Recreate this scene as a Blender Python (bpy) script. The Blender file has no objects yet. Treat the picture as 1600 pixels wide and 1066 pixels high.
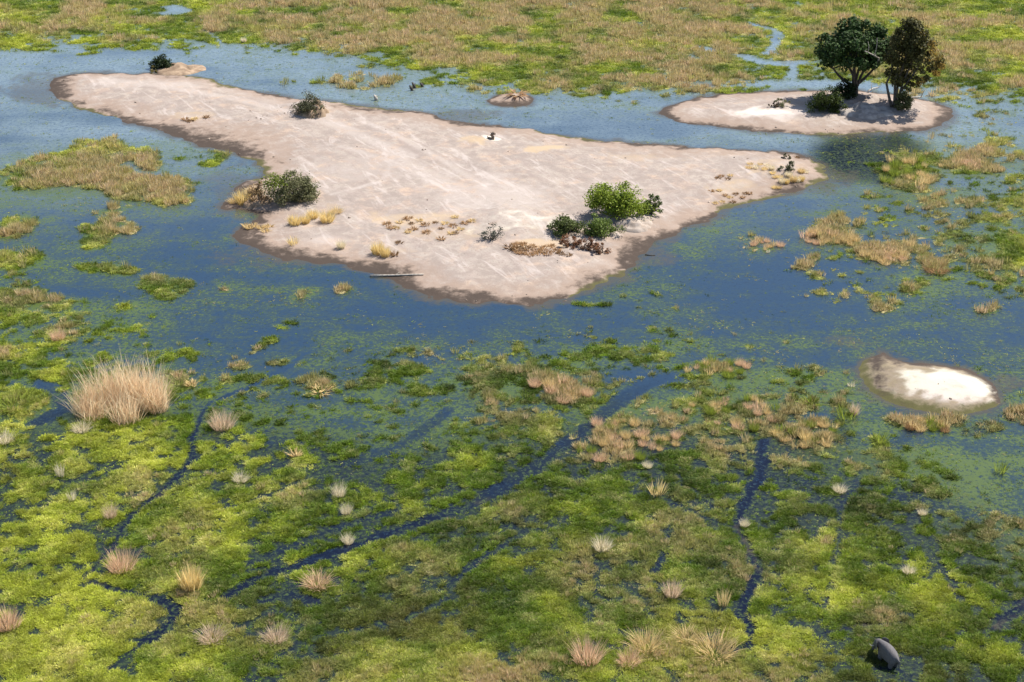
import bpy, math, random
import numpy as np
from mathutils import Vector, Matrix

rng = np.random.default_rng(7)
random.seed(7)
S = bpy.context.scene
COL = S.collection

# ---------------------------------------------------------------- camera, light, exposure
CAM_H = 84.0
PITCH = 25.0            # degrees below the horizon
FPX = 2507.0            # focal length in photo pixels (1600 wide)
cam_d = bpy.data.cameras.new('camera')
cam = bpy.data.objects.new('camera', cam_d)
COL.objects.link(cam)
cam.location = (0, 0, CAM_H)
cam.rotation_euler = (math.radians(90 - PITCH), 0, 0)
cam_d.sensor_width = 36.0
cam_d.lens = FPX / 1600.0 * 36.0
cam_d.clip_start = 1.0
cam_d.clip_end = 30000.0
S.camera = cam

SUN_AZ = math.radians(58)     # clockwise from +Y (view direction): to the right and beyond
SUN_EL = math.radians(56)
world = bpy.data.worlds.new('World')
S.world = world
world.use_nodes = True
wn = world.node_tree
sky = wn.nodes.new('ShaderNodeTexSky')
sky.sky_type = 'NISHITA'
sky.sun_disc = False
sky.sun_elevation = SUN_EL
sky.sun_rotation = SUN_AZ
sky.altitude = 900
sky.air_density = 1.0
sky.dust_density = 1.6
sky.ozone_density = 1.0
bg = wn.nodes['Background']
bg.inputs['Strength'].default_value = 0.11
wn.links.new(sky.outputs['Color'], bg.inputs['Color'])

sun_d = bpy.data.lights.new('sun', 'SUN')
sun_d.energy = 5.0
sun_d.angle = math.radians(0.5)
sun_d.color = (1.0, 0.95, 0.87)
sun = bpy.data.objects.new('sun', sun_d)
COL.objects.link(sun)
sdir = Vector((math.sin(SUN_AZ) * math.cos(SUN_EL), math.cos(SUN_AZ) * math.cos(SUN_EL), math.sin(SUN_EL)))
sun.rotation_euler = sdir.to_track_quat('Z', 'Y').to_euler()
sun.location = (120, 120, 200)

S.view_settings.view_transform = 'Standard'
S.view_settings.look = 'None'
S.view_settings.exposure = 0.7
S.view_settings.gamma = 1.0
S.view_settings.use_curve_mapping = False
S.cycles.max_bounces = 6
S.cycles.diffuse_bounces = 2
S.cycles.glossy_bounces = 2
S.cycles.transmission_bounces = 2

# ---------------------------------------------------------------- ground <-> photo geometry
CP, SP = math.cos(math.radians(PITCH)), math.sin(math.radians(PITCH))

def ground(px, py, z=0.0):
    px = np.asarray(px, float); py = np.asarray(py, float)
    a = (px - 800) / FPX; b = (533 - py) / FPX
    dx, dy, dz = a, CP + b * SP, -SP + b * CP
    t = (z - CAM_H) / dz
    return dx * t, dy * t

def photo(x, y, z=0.0):
    zz = z - CAM_H
    dep = y * CP - zz * SP
    up = y * SP + zz * CP
    return 800 + FPX * x / dep, 533 - FPX * up / dep

def mpp(px, py):
    """metres per photo pixel across, and per photo pixel of height, where a thing stands"""
    x, y = ground(px, py)
    r = math.sqrt(float(y) ** 2 + CAM_H ** 2)
    dep = float(y) * CP + CAM_H * SP
    return dep / FPX, dep / FPX / (float(y) / r)

# ---------------------------------------------------------------- noise
def _hash(ix, iy, seed):
    h = (ix.astype(np.int64) * 374761393 + iy.astype(np.int64) * 668265263 + seed * 1442695041) & 0xffffffff
    h = ((h ^ (h >> 13)) * 1274126177) & 0xffffffff
    h = h ^ (h >> 16)
    return (h & 0xffff) / 32767.5 - 1.0

def vnoise(x, y, seed=0):
    ix = np.floor(x); iy = np.floor(y)
    fx = x - ix; fy = y - iy
    ux = fx * fx * fx * (fx * (fx * 6 - 15) + 10); uy = fy * fy * fy * (fy * (fy * 6 - 15) + 10)
    a = _hash(ix, iy, seed); b = _hash(ix + 1, iy, seed)
    c = _hash(ix, iy + 1, seed); d = _hash(ix + 1, iy + 1, seed)
    return (a * (1 - ux) + b * ux) * (1 - uy) + (c * (1 - ux) + d * ux) * uy

def fbm(x, y, scale, octv=3, seed=0, gain=0.55):
    s = 0; amp = 1; tot = 0; f = 1.0 / scale
    ca, sa = math.cos(0.6), math.sin(0.6)
    for o in range(octv):
        s = s + amp * vnoise(x * f + 17.3 * o, y * f - 9.1 * o, seed + o * 31)
        tot += amp; amp *= gain; f *= 2.03
        x, y = x * ca - y * sa, x * sa + y * ca
    return s / tot * 1.5

def sstep(a, b, v):
    t = np.clip((v - a) / (b - a), 0, 1)
    return t * t * (3 - 2 * t)

def sdist(x, y, poly, closed=True):
    """distance to a polygon's outline (positive inside) or to an open line (always >= 0)"""
    P = np.asarray(poly, float)
    n = len(P)
    dmin = np.full(x.shape, 1e18)
    inside = np.zeros(x.shape, bool)
    for i in range(n if closed else n - 1):
        ax, ay = P[i]; bx, by = P[(i + 1) % n]
        ex, ey = bx - ax, by - ay
        wx, wy = x - ax, y - ay
        t = np.clip((wx * ex + wy * ey) / (ex * ex + ey * ey + 1e-12), 0, 1)
        d = (wx - ex * t) ** 2 + (wy - ey * t) ** 2
        dmin = np.minimum(dmin, d)
        if closed:
            c = ((ay > y) != (by > y)) & (x < (bx - ax) * (y - ay) / (by - ay + 1e-12) + ax)
            inside ^= c
    d = np.sqrt(dmin)
    return np.where(inside, d, -d) if closed else d

def G(pts):
    a = np.asarray(pts, float)
    x, y = ground(a[:, 0], a[:, 1])
    return np.stack([x, y], 1)

# ---------------------------------------------------------------- object helpers
def props(o, label=None, cat=None, group=None, kind=None):
    if label: o['label'] = label
    if cat: o['category'] = cat
    if group: o['group'] = group
    if kind: o['kind'] = kind
    return o

def make_mesh(name, V, F, mat=None, smooth=False, attrs=None):
    """V (n,3); F (m,k) array of equal polygons, or a list of such arrays"""
    me = bpy.data.meshes.new(name)
    V = np.asarray(V, np.float32)
    Fs = F if isinstance(F, list) else [F]
    Fs = [np.asarray(f, np.int32) for f in Fs if len(f)]
    me.vertices.add(len(V))
    me.vertices.foreach_set('co', V.ravel())
    nl = sum(f.size for f in Fs); nf = sum(len(f) for f in Fs)
    me.loops.add(nl); me.polygons.add(nf)
    me.loops.foreach_set('vertex_index', np.concatenate([f.ravel() for f in Fs]))
    tot = np.concatenate([np.full(len(f), f.shape[1], np.int32) for f in Fs])
    me.polygons.foreach_set('loop_start', np.concatenate([[0], np.cumsum(tot)[:-1]]).astype(np.int32))
    me.polygons.foreach_set('loop_total', tot)
    if smooth:
        me.polygons.foreach_set('use_smooth', np.ones(nf, bool))
    if mat: me.materials.append(mat)
    for k, v in (attrs or {}).items():
        v = np.asarray(v, np.float32)
        if v.ndim == 1:
            a = me.attributes.new(k, 'FLOAT', 'POINT'); a.data.foreach_set('value', v)
        else:
            a = me.attributes.new(k, 'FLOAT_COLOR', 'POINT')
            if v.shape[1] == 3: v = np.concatenate([v, np.ones((len(v), 1), np.float32)], 1)
            a.data.foreach_set('color', v.ravel())
    me.update(calc_edges=True)
    return me

def link(name, data, parent=None, loc=None):
    o = bpy.data.objects.new(name, data)
    COL.objects.link(o)
    if parent: o.parent = parent
    if loc is not None: o.location = loc
    return o

def empty(name, loc, label, cat, group=None):
    o = bpy.data.objects.new(name, None)
    o.empty_display_size = 0.5
    COL.objects.link(o); o.location = loc
    return props(o, label, cat, group)

class Acc:
    """collects pieces of geometry"""
    def __init__(s): s.V = []; s.T = []; s.Q = []; s.n = 0; s.A = []
    def add(s, V, T=None, Q=None, a=None):
        V = np.asarray(V, float).reshape(-1, 3)
        if T is not None and len(T): s.T.append(np.asarray(T) + s.n)
        if Q is not None and len(Q): s.Q.append(np.asarray(Q) + s.n)
        s.V.append(V); s.n += len(V)
        s.A.append(np.full(len(V), 0.0 if a is None else a) if np.ndim(a) == 0 else np.asarray(a))
    def mesh(s, name, mat, smooth=False, attr=None):
        F = []
        if s.T: F.append(np.concatenate(s.T))
        if s.Q: F.append(np.concatenate(s.Q))
        at = {attr: np.concatenate(s.A)} if attr else None
        return make_mesh(name, np.concatenate(s.V), F, mat, smooth, at)

def tube(acc, pts, rad, sides=7, cap=True):
    pts = [Vector(p) for p in pts]
    n = len(pts); V = []; Q = []
    for i, p in enumerate(pts):
        d = (pts[min(i + 1, n - 1)] - pts[max(i - 1, 0)]).normalized()
        u = d.cross(Vector((0.31, 0.95, 0.05))).normalized(); w = d.cross(u)
        r = rad[i]
        for k in range(sides):
            a = 2 * math.pi * k / sides
            V.append(p + (u * math.cos(a) + w * math.sin(a)) * r)
    for i in range(n - 1):
        for k in range(sides):
            k2 = (k + 1) % sides
            Q.append((i * sides + k, i * sides + k2, (i + 1) * sides + k2, (i + 1) * sides + k))
    T = []
    if cap:
        V.append(pts[-1]); V.append(pts[0])
        for k in range(sides):
            T.append((len(V) - 2, (n - 1) * sides + k, (n - 1) * sides + (k + 1) % sides))
            T.append((len(V) - 1, (k + 1) % sides, k))
    acc.add(V, T, Q)

def blades(n, r0, h, w, lean=0.5, hvar=0.35, droop=0.3, R=None, z0=-0.05, foot=None):
    """a clump of n bent grass blades"""
    R = R or rng
    a = R.uniform(0, 2 * math.pi, n); rr = np.sqrt(R.uniform(0, 1, n))
    if foot is None:
        bx, by = r0 * rr * np.cos(a), r0 * rr * np.sin(a)
        oa = a + R.normal(0, 0.5, n)
    else:
        bx, by = foot[:, 0], foot[:, 1]
        oa = R.uniform(0, 2 * math.pi, n); rr = R.uniform(0, 1, n)
    L = h * (1 - hvar * R.uniform(0, 1, n)) * (1 - 0.25 * rr)
    ln = lean * (0.25 + 0.75 * rr) * R.uniform(0.5, 1.2, n)
    ox, oy = np.cos(oa), np.sin(oa)
    ww = w * R.uniform(0.7, 1.3, n)
    sa = R.uniform(0, 2 * math.pi, n)
    sx, sy = np.cos(sa) * ww / 2, np.sin(sa) * ww / 2
    def pt(f):
        out = L * ln * (f + droop * f * f)
        zz = L * (f - 0.45 * ln * droop * f * f) * np.sqrt(np.clip(1 - (ln * 0.6) ** 2, 0.15, 1))
        return np.stack([bx + ox * out, by + oy * out, zz + z0], 1)
    p0, p1, p2 = pt(0.0), pt(0.55), pt(1.0)
    sv = np.stack([sx, sy, np.zeros(n)], 1)
    V = np.stack([p0 - sv * 0.7, p0 + sv * 0.7, p1 + sv, p1 - sv, p2], 1).reshape(-1, 3)
    i = np.arange(n) * 5
    Q = np.stack([i, i + 1, i + 2, i + 3], 1)
    T = np.stack([i + 3, i + 2, i + 4], 1)
    f = np.tile(np.array([0, 0, 0.55, 0.55, 1.0]), n)
    return V, T, Q, f

# ---------------------------------------------------------------- materials
def nodes_of(name):
    m = bpy.data.materials.new(name); m.use_nodes = True
    nt = m.node_tree
    b = nt.nodes['Principled BSDF']
    return m, nt, b

def N(nt, t, **kw):
    n = nt.nodes.new(t)
    for k, v in kw.items():
        if k.startswith('i_'):
            n.inputs[k[2:].replace('_', ' ')].default_value = v
        else:
            setattr(n, k, v)
    return n

def mixc(nt, fac, a, b, mode='MIX'):
    n = nt.nodes.new('ShaderNodeMix'); n.data_type = 'RGBA'; n.blend_type = mode
    for s, v in ((0, fac), (6, a), (7, b)):
        if isinstance(v, (int, float)): n.inputs[s].default_value = v
        elif isinstance(v, tuple): n.inputs[s].default_value = v if len(v) == 4 else (*v, 1)
        else: nt.links.new(v, n.inputs[s])
    return n.outputs[2]

def mth(nt, op, a, b=0.0, c=None, clamp=False):
    n = nt.nodes.new('ShaderNodeMath'); n.operation = op; n.use_clamp = clamp
    for s, v in ((0, a), (1, b), (2, c)):
        if v is None: continue
        if isinstance(v, (int, float)): n.inputs[s].default_value = v
        else: nt.links.new(v, n.inputs[s])
    return n.outputs[0]

def ramp(nt, v, lo, hi, a=0.0, b=1.0):
    n = nt.nodes.new('ShaderNodeMapRange'); n.interpolation_type = 'SMOOTHSTEP'
    nt.links.new(v, n.inputs['Value'])
    n.inputs['From Min'].default_value = lo; n.inputs['From Max'].default_value = hi
    n.inputs['To Min'].default_value = a; n.inputs['To Max'].default_value = b
    return n.outputs['Result']

def noise(nt, scale, detail=3.0, rough=0.55, vec=None, dist=0.0):
    n = nt.nodes.new('ShaderNodeTexNoise')
    n.inputs['Scale'].default_value = scale; n.inputs['Detail'].default_value = detail
    n.inputs['Roughness'].default_value = rough; n.inputs['Distortion'].default_value = dist
    if vec is not None: nt.links.new(vec, n.inputs['Vector'])
    return n.outputs['Fac']

def objvec(nt, scale=None):
    g = nt.nodes.new('ShaderNodeNewGeometry').outputs['Position']
    if scale is None: return g
    m = nt.nodes.new('ShaderNodeMapping'); m.inputs['Scale'].default_value = scale
    nt.links.new(g, m.inputs['Vector'])
    return m.outputs['Vector']

def attr(nt, name, typ='GEOMETRY'):
    n = nt.nodes.new('ShaderNodeAttribute'); n.attribute_name = name; n.attribute_type = typ
    return n

def leaf_mat(name, col=None, tint_attr=None, trans=0.3, var=0.35, tip=None, rough=0.6):
    m, nt, b = nodes_of(name)
    if tint_attr: c = attr(nt, tint_attr, 'INSTANCER').outputs['Color']
    else:
        rgb = nt.nodes.new('ShaderNodeRGB'); rgb.outputs[0].default_value = (*col, 1); c = rgb.outputs[0]
    geo = nt.nodes.new('ShaderNodeNewGeometry')
    rnd = geo.outputs['Random Per Island']
    v = ramp(nt, rnd, 0, 1, 1 - var, 1 + var)
    c = mixc(nt, 1.0, c, v, 'MULTIPLY')
    if tip is not None:
        f = attr(nt, 'along').outputs['Fac']
        c = mixc(nt, ramp(nt, f, 0.2, 1.0), c, mixc(nt, 1.0, c, tip, 'MULTIPLY'))
    nt.links.new(c, b.inputs['Base Color'])
    b.inputs['Roughness'].default_value = rough
    b.inputs['Specular IOR Level'].default_value = 0.25
    t = nt.nodes.new('ShaderNodeBsdfTranslucent'); nt.links.new(c, t.inputs['Color'])
    mx = nt.nodes.new('ShaderNodeMixShader'); mx.inputs[0].default_value = trans
    nt.links.new(b.outputs[0], mx.inputs[1]); nt.links.new(t.outputs[0], mx.inputs[2])
    nt.links.new(mx.outputs[0], nt.nodes['Material Output'].inputs['Surface'])
    return m

def bark_mat(name, a, b_, sc=3.0):
    m, nt, b = nodes_of(name)
    v = objvec(nt)
    nf = noise(nt, sc, 4, 0.6, v)
    nt.links.new(mixc(nt, ramp(nt, nf, 0.3, 0.7), a, b_), b.inputs['Base Color'])
    b.inputs['Roughness'].default_value = 0.85
    bp = nt.nodes.new('ShaderNodeBump'); bp.inputs['Strength'].default_value = 0.6; bp.inputs['Distance'].default_value = 0.05
    nt.links.new(nf, bp.inputs['Height']); nt.links.new(bp.outputs[0], b.inputs['Normal'])
    return m

def water_mat():
    m, nt, b = nodes_of('water')
    pos = objvec(nt)
    weed = attr(nt, 'weed').outputs['Fac']; mud = attr(nt, 'mud').outputs['Fac']
    n1 = noise(nt, 0.30, 5, 0.62, pos, 0.5)
    n2 = noise(nt, 1.3, 5, 0.7, pos, 0.3)
    n3 = noise(nt, 5.0, 2, 0.6, pos)
    n4 = noise(nt, 1.9, 7, 0.80, pos, 0.3)
    sl = mth(nt, 'ADD', weed, mth(nt, 'MULTIPLY', mth(nt, 'SUBTRACT', n1, 0.5), 1.1))
    f1 = ramp(nt, mth(nt, 'ADD', sl, mth(nt, 'MULTIPLY', mth(nt, 'SUBTRACT', n2, 0.5), 1.3)), 0.05, 0.60)
    f2 = ramp(nt, mth(nt, 'ADD', n4, mth(nt, 'MULTIPLY', mth(nt, 'SUBTRACT', sl, 0.5), 0.34)), 0.49, 0.58)
    f3 = ramp(nt, n4, 0.38, 0.48, 0.75, 0.0)
    deep = (0.016, 0.037, 0.068); teal = (0.031, 0.050, 0.038); green = (0.062, 0.092, 0.020)
    c = mixc(nt, f1, deep, teal)
    c = mixc(nt, mth(nt, 'MULTIPLY', attr(nt, 'painted_gloss').outputs['Fac'], ramp(nt, n2, .3, .6, .55, 1.0)), c, (0.150, 0.195, 0.215))  # grazing sky gloss on the far water, painted as a paler base colour
    c = mixc(nt, mth(nt, 'MULTIPLY', f2, mth(nt, 'SUBTRACT', 1.0, mth(nt, 'MULTIPLY', attr(nt, 'painted_gloss').outputs['Fac'], .6))), c, green)
    c = mixc(nt, f3, c, (0.012, 0.024, 0.045))
    dp = mth(nt, 'MULTIPLY', attr(nt, 'deep_and_refl').outputs['Fac'], ramp(nt, n4, 0.62, 0.50, 0.25, 1.0))  # dark channels and gaps, plus the tree reflection painted into the colour
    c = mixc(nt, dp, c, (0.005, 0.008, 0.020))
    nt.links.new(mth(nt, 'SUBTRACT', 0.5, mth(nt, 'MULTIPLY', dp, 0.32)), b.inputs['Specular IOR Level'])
    mudf = ramp(nt, mth(nt, 'ADD', mud, mth(nt, 'MULTIPLY', mth(nt, 'SUBTRACT', n2, 0.5), 0.9)), 0.25, 0.85)
    c = mixc(nt, mudf, c, (0.060, 0.052, 0.034))
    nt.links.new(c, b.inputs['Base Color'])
    b.inputs['IOR'].default_value = 1.33
    r = mth(nt, 'ADD', mth(nt, 'MULTIPLY', f2, 0.3), 0.06)
    nt.links.new(r, b.inputs['Roughness'])
    bp = nt.nodes.new('ShaderNodeBump'); bp.inputs['Strength'].default_value = 0.16; bp.inputs['Distance'].default_value = 0.10
    hh = mth(nt, 'ADD', mth(nt, 'MULTIPLY', n3, 0.6), mth(nt, 'MULTIPLY', noise(nt, 14.0, 2, 0.5, pos), 0.2))
    nt.links.new(hh, bp.inputs['Height']); nt.links.new(bp.outputs[0], b.inputs['Normal'])
    return m

def marsh_mat():
    m, nt, b = nodes_of('marsh_turf')
    pos = objvec(nt)
    c = attr(nt, 'tint').outputs['Color']
    n1 = noise(nt, 1.1, 5, 0.65, pos, 0.3); n2 = noise(nt, 6.0, 3, 0.6, pos)
    v = ramp(nt, n1, 0.3, 0.7, 0.3, 1.0)
    c = mixc(nt, 1.0, c, v, 'MULTIPLY')
    c = mixc(nt, ramp(nt, n2, 0.45, 0.65, 0, 0.8), c, (0.030, 0.030, 0.014))
    nt.links.new(c, b.inputs['Base Color'])
    b.inputs['Roughness'].default_value = 0.9
    b.inputs['Specular IOR Level'].default_value = 0.1
    bp = nt.nodes.new('ShaderNodeBump'); bp.inputs['Strength'].default_value = 0.9; bp.inputs['Distance'].default_value = 0.25
    nt.links.new(mth(nt, 'ADD', mth(nt, 'MULTIPLY', n2, 0.6), n1), bp.inputs['Height'])
    nt.links.new(bp.outputs[0], b.inputs['Normal'])
    return m

def sand_mat(name, a, b_, white=(0.62, 0.57, 0.47), bands=True):
    m, nt, b = nodes_of(name)
    pos = objvec(nt)
    n0 = noise(nt, 0.12, 4, 0.6, pos, 0.5); n1 = noise(nt, 0.9, 5, 0.65, pos); n2 = noise(nt, 4.0, 3, 0.7, pos)
    n5 = noise(nt, 0.22, 3, 0.6, pos, 0.6)
    n7 = noise(nt, 0.42, 7, 0.72, pos, 0.4)
    n6 = mth(nt, 'ADD', mth(nt, 'MULTIPLY', n1, .3), mth(nt, 'MULTIPLY', n7, .7))
    mp = nt.nodes.new('ShaderNodeMapping'); mp.vector_type = 'TEXTURE'
    mp.inputs['Rotation'].default_value = (0, 0, math.radians(-62)); mp.inputs['Scale'].default_value = (5.0, 1.0, 1.0)
    nt.links.new(pos, mp.inputs['Vector'])
    n8s = noise(nt, 0.55, 5, 0.68, mp.outputs['Vector'], 0.8)
    def A(k, w=0.7, lo=0.3, hi=0.8):
        f = mth(nt, 'ADD', attr(nt, k).outputs['Fac'], mth(nt, 'MULTIPLY', mth(nt, 'SUBTRACT', n6, 0.5), w * 1.8))
        return ramp(nt, f, lo, hi)
    c = mixc(nt, ramp(nt, n0, 0.35, 0.65), a, b_)
    c = mixc(nt, ramp(nt, n5, 0.48, 0.66, 0.0, 0.7 if bands else 0.0), c, (0.43, 0.31, 0.225))
    c = mixc(nt, ramp(nt, n1, 0.36, 0.66, 0.0, 0.65 if bands else .2), c, (0.285, 0.225, 0.195))
    c = mixc(nt, ramp(nt, n2, 0.55, 0.70, 0.0, 0.75), c, (0.17, 0.125, 0.10))
    c = mixc(nt, ramp(nt, n7, 0.42, 0.60, 0.0, 0.75 if bands else .25), c, (0.245, 0.20, 0.172))
    c = mixc(nt, ramp(nt, n8s, 0.52, 0.68, 0.0, 0.60 if bands else 0.0), c, (0.46, 0.395, 0.355))
    c = mixc(nt, ramp(nt, n8s, 0.45, 0.32, 0.0, 0.55 if bands else .2), c, (0.26, 0.205, 0.18))
    c = mixc(nt, A('pale', 0.9, 0.25, 1.2), c, (0.49, 0.425, 0.38))
    c = mixc(nt, A('straw', 1.1, 0.25, 1.15), c, (0.42, 0.315, 0.205))
    c = mixc(nt, A('white', 0.9, 0.25, 1.05), c, white)
    c = mixc(nt, A('damp', 0.9, 0.2, 1.1), c, (0.27, 0.20, 0.155))
    c = mixc(nt, A('algae', 1.6, 0.35, 1.05), c, (0.085, 0.080, 0.030))
    c = mixc(nt, A('wet', 1.3, 0.35, 1.0), c, (0.062, 0.046, 0.036))
    nt.links.new(c, b.inputs['Base Color'])
    b.inputs['Roughness'].default_value = 0.9
    b.inputs['Specular IOR Level'].default_value = 0.15
    bp = nt.nodes.new('ShaderNodeBump'); bp.inputs['Strength'].default_value = 0.5; bp.inputs['Distance'].default_value = 0.15
    nt.links.new(mth(nt, 'ADD', n1, mth(nt, 'MULTIPLY', n2, 0.4)), bp.inputs['Height'])
    nt.links.new(bp.outputs[0], b.inputs['Normal'])
    return m

def plain_mat():
    m, nt, b = nodes_of('far_plain')
    pos = objvec(nt)
    n = noise(nt, 0.02, 6, 0.6, pos)
    c = mixc(nt, ramp(nt, n, 0.35, 0.65), (0.10, 0.12, 0.03), (0.24, 0.18, 0.09))
    nt.links.new(c, b.inputs['Base Color']); b.inputs['Roughness'].default_value = 0.95
    return m

# ---------------------------------------------------------------- the map of the marsh
LN0, LN1, NR = math.log(93.0), math.log(455.0), 590
T0, T1, NC = -0.60, 0.60, 500
lv = np.linspace(LN0, LN1, NR); tv = np.linspace(T0, T1, NC)
gy = np.exp(lv)[:, None] * np.ones(NC)[None, :]
gx = tv[None, :] * np.exp(lv)[:, None]
gx = gx.ravel(); gy = gy.ravel()
gpx, gpy = photo(gx, gy)

def table(txt, ys):
    a = np.array([[int(c) for c in r.split()] for r in txt.strip().splitlines()], float) / 9.0
    ys = np.array(ys, float)
    def f(px, py):
        xi = np.clip(px / 100.0, 0, 15.999); i = np.floor(xi).astype(int); u = xi - i
        yi = np.interp(py, ys, np.arange(len(ys))); j = np.clip(np.floor(yi).astype(int), 0, len(ys) - 2); v = yi - j
        return (a[j, i] * (1 - u) + a[j, i + 1] * u) * (1 - v) + (a[j + 1, i] * (1 - u) + a[j + 1, i + 1] * u) * v
    return f

dens_t = table("""
9 9 9 9 9 9 9 9 9 9 9 9 9 9 9 9 9
9 9 9 9 9 9 9 9 9 9 9 9 7 8 9 9 9
8 7 7 7 7 8 9 9 9 9 9 9 7 8 9 9 9
4 2 2 3 3 4 8 9 9 9 9 8 6 8 9 9 9
1 1 1 1 2 2 4 8 9 9 9 8 6 7 9 9 9
1 1 1 1 2 2 2 4 8 8 9 9 7 3 7 8 9
1 1 1 1 2 2 2 1 2 3 3 3 2 1 4 3 6
1 1 2 1 1 1 1 1 1 1 1 1 1 1 2 2 2
2 2 2 2 1 1 1 1 1 1 1 1 1 2 3 4 4
2 2 1 2 1 1 1 1 1 1 1 1 1 2 3 3 4
2 2 1 1 1 1 1 1 1 1 1 1 2 3 3 4 5
3 2 1 1 1 1 1 1 1 1 1 2 2 3 3 4 5
4 2 2 1 2 1 1 1 2 3 3 2 2 3 3 3 4
4 4 3 2 1 1 1 2 2 2 2 2 2 2 1 1 1
4 4 4 3 2 3 3 3 3 3 4 3 3 2 2 2 2
5 5 5 5 4 4 4 4 4 3 3 4 4 3 3 3 3
4 4 5 5 4 3 3 3 4 4 4 4 4 3 2 2 2
6 6 6 6 5 5 4 4 5 5 5 5 5 4 3 2 2
7 7 7 7 7 6 5 6 6 6 6 6 6 5 4 3 2
7 8 8 8 7 7 7 7 7 7 7 7 7 7 6 4 3
8 8 8 8 8 7 7 8 8 8 8 8 8 7 6 5 4
9 9 8 8 8 7 8 8 8 8 8 8 8 8 7 6 4
9 9 9 9 7 8 8 8 8 8 8 8 8 8 8 7 6
9 9 9 9 8 8 8 8 8 9 9 9 9 9 8 8 7
9 9 9 9 9 9 9 9 9 9 9 9 8 7 7 8 8
""", [0, 40, 58, 75, 100, 125, 150, 200, 250, 300, 350, 400, 450, 500, 550, 600, 650, 700, 750, 800, 850, 900, 950, 1000, 1066])

tan_t = table("""
3 6 5 3 5 5 7 6 5 6 7 7 4 5 5 3 3
7 7 4 3 7 7 7 7 6 6 7 8 5 5 5 5 5
2 2 2 2 4 5 6 7 6 6 7 6 4 4 5 5 6
2 2 2 2 2 3 3 4 4 5 6 6 3 3 4 5 5
3 3 3 3 3 3 3 3 4 5 5 6 4 2 2 3 3
3 3 3 3 3 3 3 3 3 3 3 3 3 3 4 4 4
4 4 4 4 4 4 4 4 4 4 4 4 4 4 4 4 4
2 2 2 3 3 3 3 3 3 3 3 3 4 4 4 3 3
2 2 2 2 3 3 3 3 3 3 3 3 4 4 4 3 3
2 2 2 2 2 2 2 3 3 3 4 4 5 5 4 4 3
2 2 2 2 2 2 1 2 2 3 3 4 4 3 2 2 2
2 2 2 2 2 2 1 1 1 2 2 1 2 2 2 1 1
3 2 2 2 2 2 2 2 2 3 2 2 1 2 2 2 1
3 2 3 2 2 2 2 2 2 3 3 2 2 2 2 2 2
3 2 2 2 3 2 2 2 2 3 4 3 2 3 3 2 2
2 2 3 3 3 3 3 4 4 4 4 5 4 3 1 1 1
""", [0, 40, 70, 100, 125, 150, 250, 400, 500, 600, 700, 750, 800, 900, 950, 1066])

bright_t = table("""
6 5 6 6 5 5 5 5 5 5 5 5 6 6 6 6 6
7 7 6 6 5 5 6 6 6 6 6 6 7 6 6 7 7
6 6 6 6 5 5 5 5 5 5 5 5 5 4 4 4 5
5 5 5 4 4 4 4 4 4 4 4 4 4 4 4 4 5
5 5 5 4 4 3 3 3 4 4 3 4 4 4 4 4 4
6 6 5 5 3 2 2 2 3 3 3 3 3 2 2 2 2
7 7 7 6 5 3 3 3 3 3 3 3 3 3 2 2 2
7 8 8 7 7 5 4 3 3 3 3 3 3 3 3 2 2
8 8 7 6 6 4 4 4 4 4 3 3 3 3 3 2 2
7 7 6 7 5 4 5 4 4 4 4 4 5 5 4 3 2
8 9 8 8 4 4 4 4 4 4 5 5 6 6 6 6 3
9 9 9 7 5 4 4 4 4 6 6 6 7 7 5 5 4
9 9 7 7 6 5 6 7 8 8 8 8 7 3 3 3 4
""", [0, 60, 150, 400, 560, 650, 700, 760, 820, 880, 940, 1000, 1066])

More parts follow.
